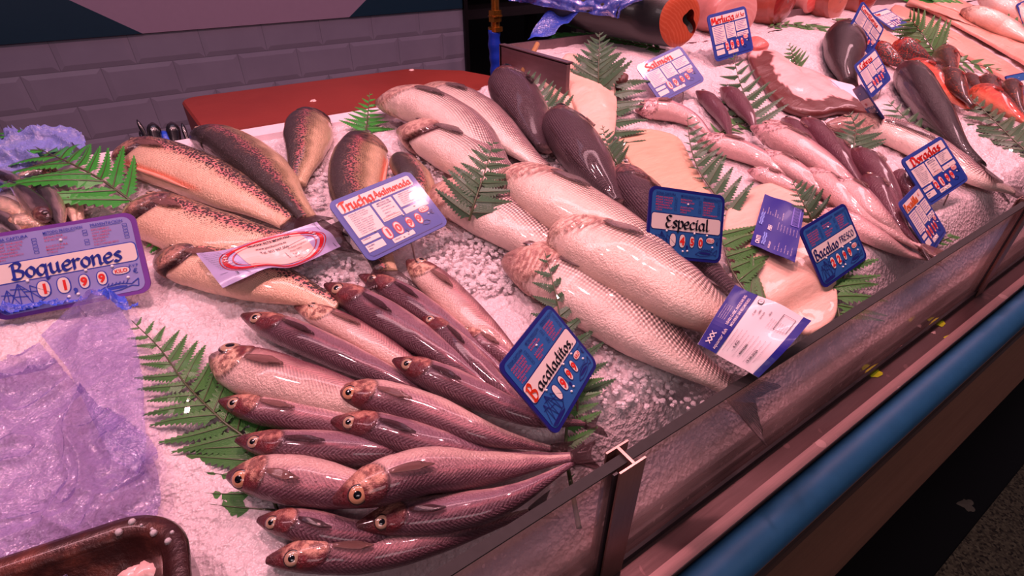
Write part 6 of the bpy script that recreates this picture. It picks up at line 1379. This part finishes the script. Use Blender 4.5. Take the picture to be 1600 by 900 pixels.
fern('long grey green fern running under the handwritten blue tag', [(905, 640), (893, 570), (876, 500), (866, 450), (851, 392)], (.006, .014, .030, .046, .062), 76, 10, FD, (1, 1), lambda s: (1-s)**.7*1.0+.02, 72, .19, upf=.4)
fern('fern with its bare stem pressed behind the glass by the bracket', [(905, 826), (893, 760), (884, 700), (890, 640), (905, 590)], (-.02, .0, .012, .015, .02), 78, 9, FM, (.0, 1), lambda s: .0 if s < .42 else (1.1-.6*s), 70, .17, stemr=.0026)
fern('large mid green fern leaf beside the violet plastic, tip pointing up left', [(440, 815), (395, 700), (345, 655), (290, 600), (250, 545), (206, 501)], (-.004, .002, .006, .008, .010, .014), 138, 17, FM, (.95, 1.1), lambda s: (1-s)**.8*1.0+.03, 58, .15, upf=.1)
fern('small fern tip sticking out between the black sea bass and the yellow fillet', [(968, 262), (957, 245), (948, 222), (941, 196)], (.002, .015, .03, .045), 38, 8, FD, (.8, 1), lambda s: (1-s)**.75, 72, .19, upf=.8)
fern('tall fern standing behind the pale white fillets under the salmon', [(936, 150), (935, 120), (936, 85), (937, 50)], (.01, .035, .06, .085), 62, 10, FD, (1, 1), lambda s: (1-s)**.75, 60, .19, upf=.8)
fern('flat bright green leaf strip lying under the salmon', [(1040, 78), (985, 66), (930, 58), (868, 56)], (.004, .004, .004, .004), 34, 16, FB, (1, .7), flat, 32, .16)
fern('fern rising between the rearmost dark sea bass and the white fillet', [(872, 195), (855, 165), (838, 138), (822, 112)], (.012, .03, .04, .05), 50, 9, FD, (.4, 1.0), lambda s: (1-s)**.6, 66, .17, upf=.7)
fern('fern fan to the right of the upright white fillet', [(950, 235), (955, 200), (958, 165), (962, 128)], (.006, .012, .018, .022), 58, 7, FD, (.0, 1), flat, 68, .17)
fern('fern standing behind the yellow fillet with long leaflets on its right', [(1150, 345), (1115, 300), (1090, 262), (1078, 222), (1074, 180)], (.004, .01, .02, .03, .045), 78, 12, FD, (.25, 1), lambda s: (1-s)**.55, 58, .15, upf=.6)
fern('fern standing in the ice left of the monkfish piece', [(1186, 205), (1172, 170), (1155, 125), (1145, 82)], (.004, .02, .04, .06), 62, 9, FD, (1, 1), lambda s: (1-s)**.7, 66, .17, upf=.8)
fern('fern leaf lying under the pair of small hake', [(1120, 210), (1150, 195), (1180, 190), (1200, 195)], (.003, .003, .003, .003), 40, 5, FM, (1, 1), ang=60, fat=.2)
fern('tiny lone fern standing in the ice behind the monkfish piece', [(1248, 110), (1243, 98), (1238, 84), (1233, 67)], (.002, .012, .025, .04), 26, 7, FM, (1, 1), lambda s: (1-s)**.9, 70, .2, upf=.8)
fern('fern with dark stem standing in front of the pink fillets', [(1468, 92), (1452, 68), (1438, 48), (1420, 25)], (.006, .03, .045, .07), 56, 9, FM, (1, .9), lambda s: (1-s)**.5, 58, .15, upf=.6)
fern('fern sprays lying right of the red fish', [(1478, 96), (1510, 98), (1540, 104), (1570, 112)], (.012, .014, .014, .012), 34, 5, FM, (1, 1), ang=50, fat=.2)
fern('sharp pointed fern standing in front of the striped grey fish', [(1332, 245), (1335, 222), (1337, 200), (1327, 175)], (.004, .02, .035, .055), 48, 8, FD, (1, 1.1), lambda s: (1-s)**.8, 66, .19, upf=.8)
fern('fern arching over ice behind the upper red lettered tag near the glass', [(1475, 262), (1455, 228), (1425, 195), (1388, 158)], (.004, .012, .02, .03), 60, 10, FD, (.9, .9), lambda s: (1-s)**.5, 56, .16)
fern('large fern along the right frame edge below the scarlet fish', [(1620, 250), (1580, 215), (1545, 180), (1512, 148)], (.006, .012, .02, .03), 72, 12, FD, (.9, .9), lambda s: (1-s)**.6, 50, .15)
fern('fern sprig standing at the tips of the lowest hake above the blue fish tag', [(1270, 350), (1262, 330), (1250, 308), (1238, 282)], (.015, .03, .04, .05), 46, 7, FD, (.5, 1), lambda s: (1-s)**.6, 62, .2, upf=.7)
fern('fern leaf between the two word tag and the glass edge, stem down', [(1312, 498), (1306, 470), (1300, 440), (1298, 410)], (.002, .004, .005, .006), 86, 6, FM, (.1, 1), flat, 80, .13, upf=.02)
fern('long leaflets spreading over the big fillet from behind the white lettered tag', [(1212, 500), (1165, 455), (1138, 410), (1125, 360)], (.014, .016, .018, .02), 92, 7, FM, (.0, 1), flat, 66, .13, upf=.1)
fern('bright green fern lying above the pink fillets at the top', [(1530, 22), (1500, 12), (1470, 4), (1440, -6)], (.022, .024, .026, .028), 30, 6, FB, (1, 1), flat, 40, .22)
fern('fern leaf at the right frame edge on the broad pink fillet', [(1625, 68), (1605, 56), (1590, 40), (1570, 22)], (.03, .035, .04, .045), 40, 6, FM, (1, 1), lambda s: (1-s)**.6, 55, .2)
fern('flat fern tips showing under the tan cut at the back', [(1300, 30), (1325, 36), (1345, 38)], (.004, .004, .004), 22, 4, FM, (1, 1), flat, 35, .2)
fern('flat fern tips showing under the dark tuna cut', [(1200, 42), (1240, 38), (1290, 46)], (.003, .003, .003), 26, 6, FM, (1, 1), flat, 30, .14)
fern('single fern tip by the foot of the gold lettered tag', [(1458, 382), (1475, 375), (1492, 368)], (.006, .006, .006), 16, 3, FM, (1, 1), flat, 30, .3)
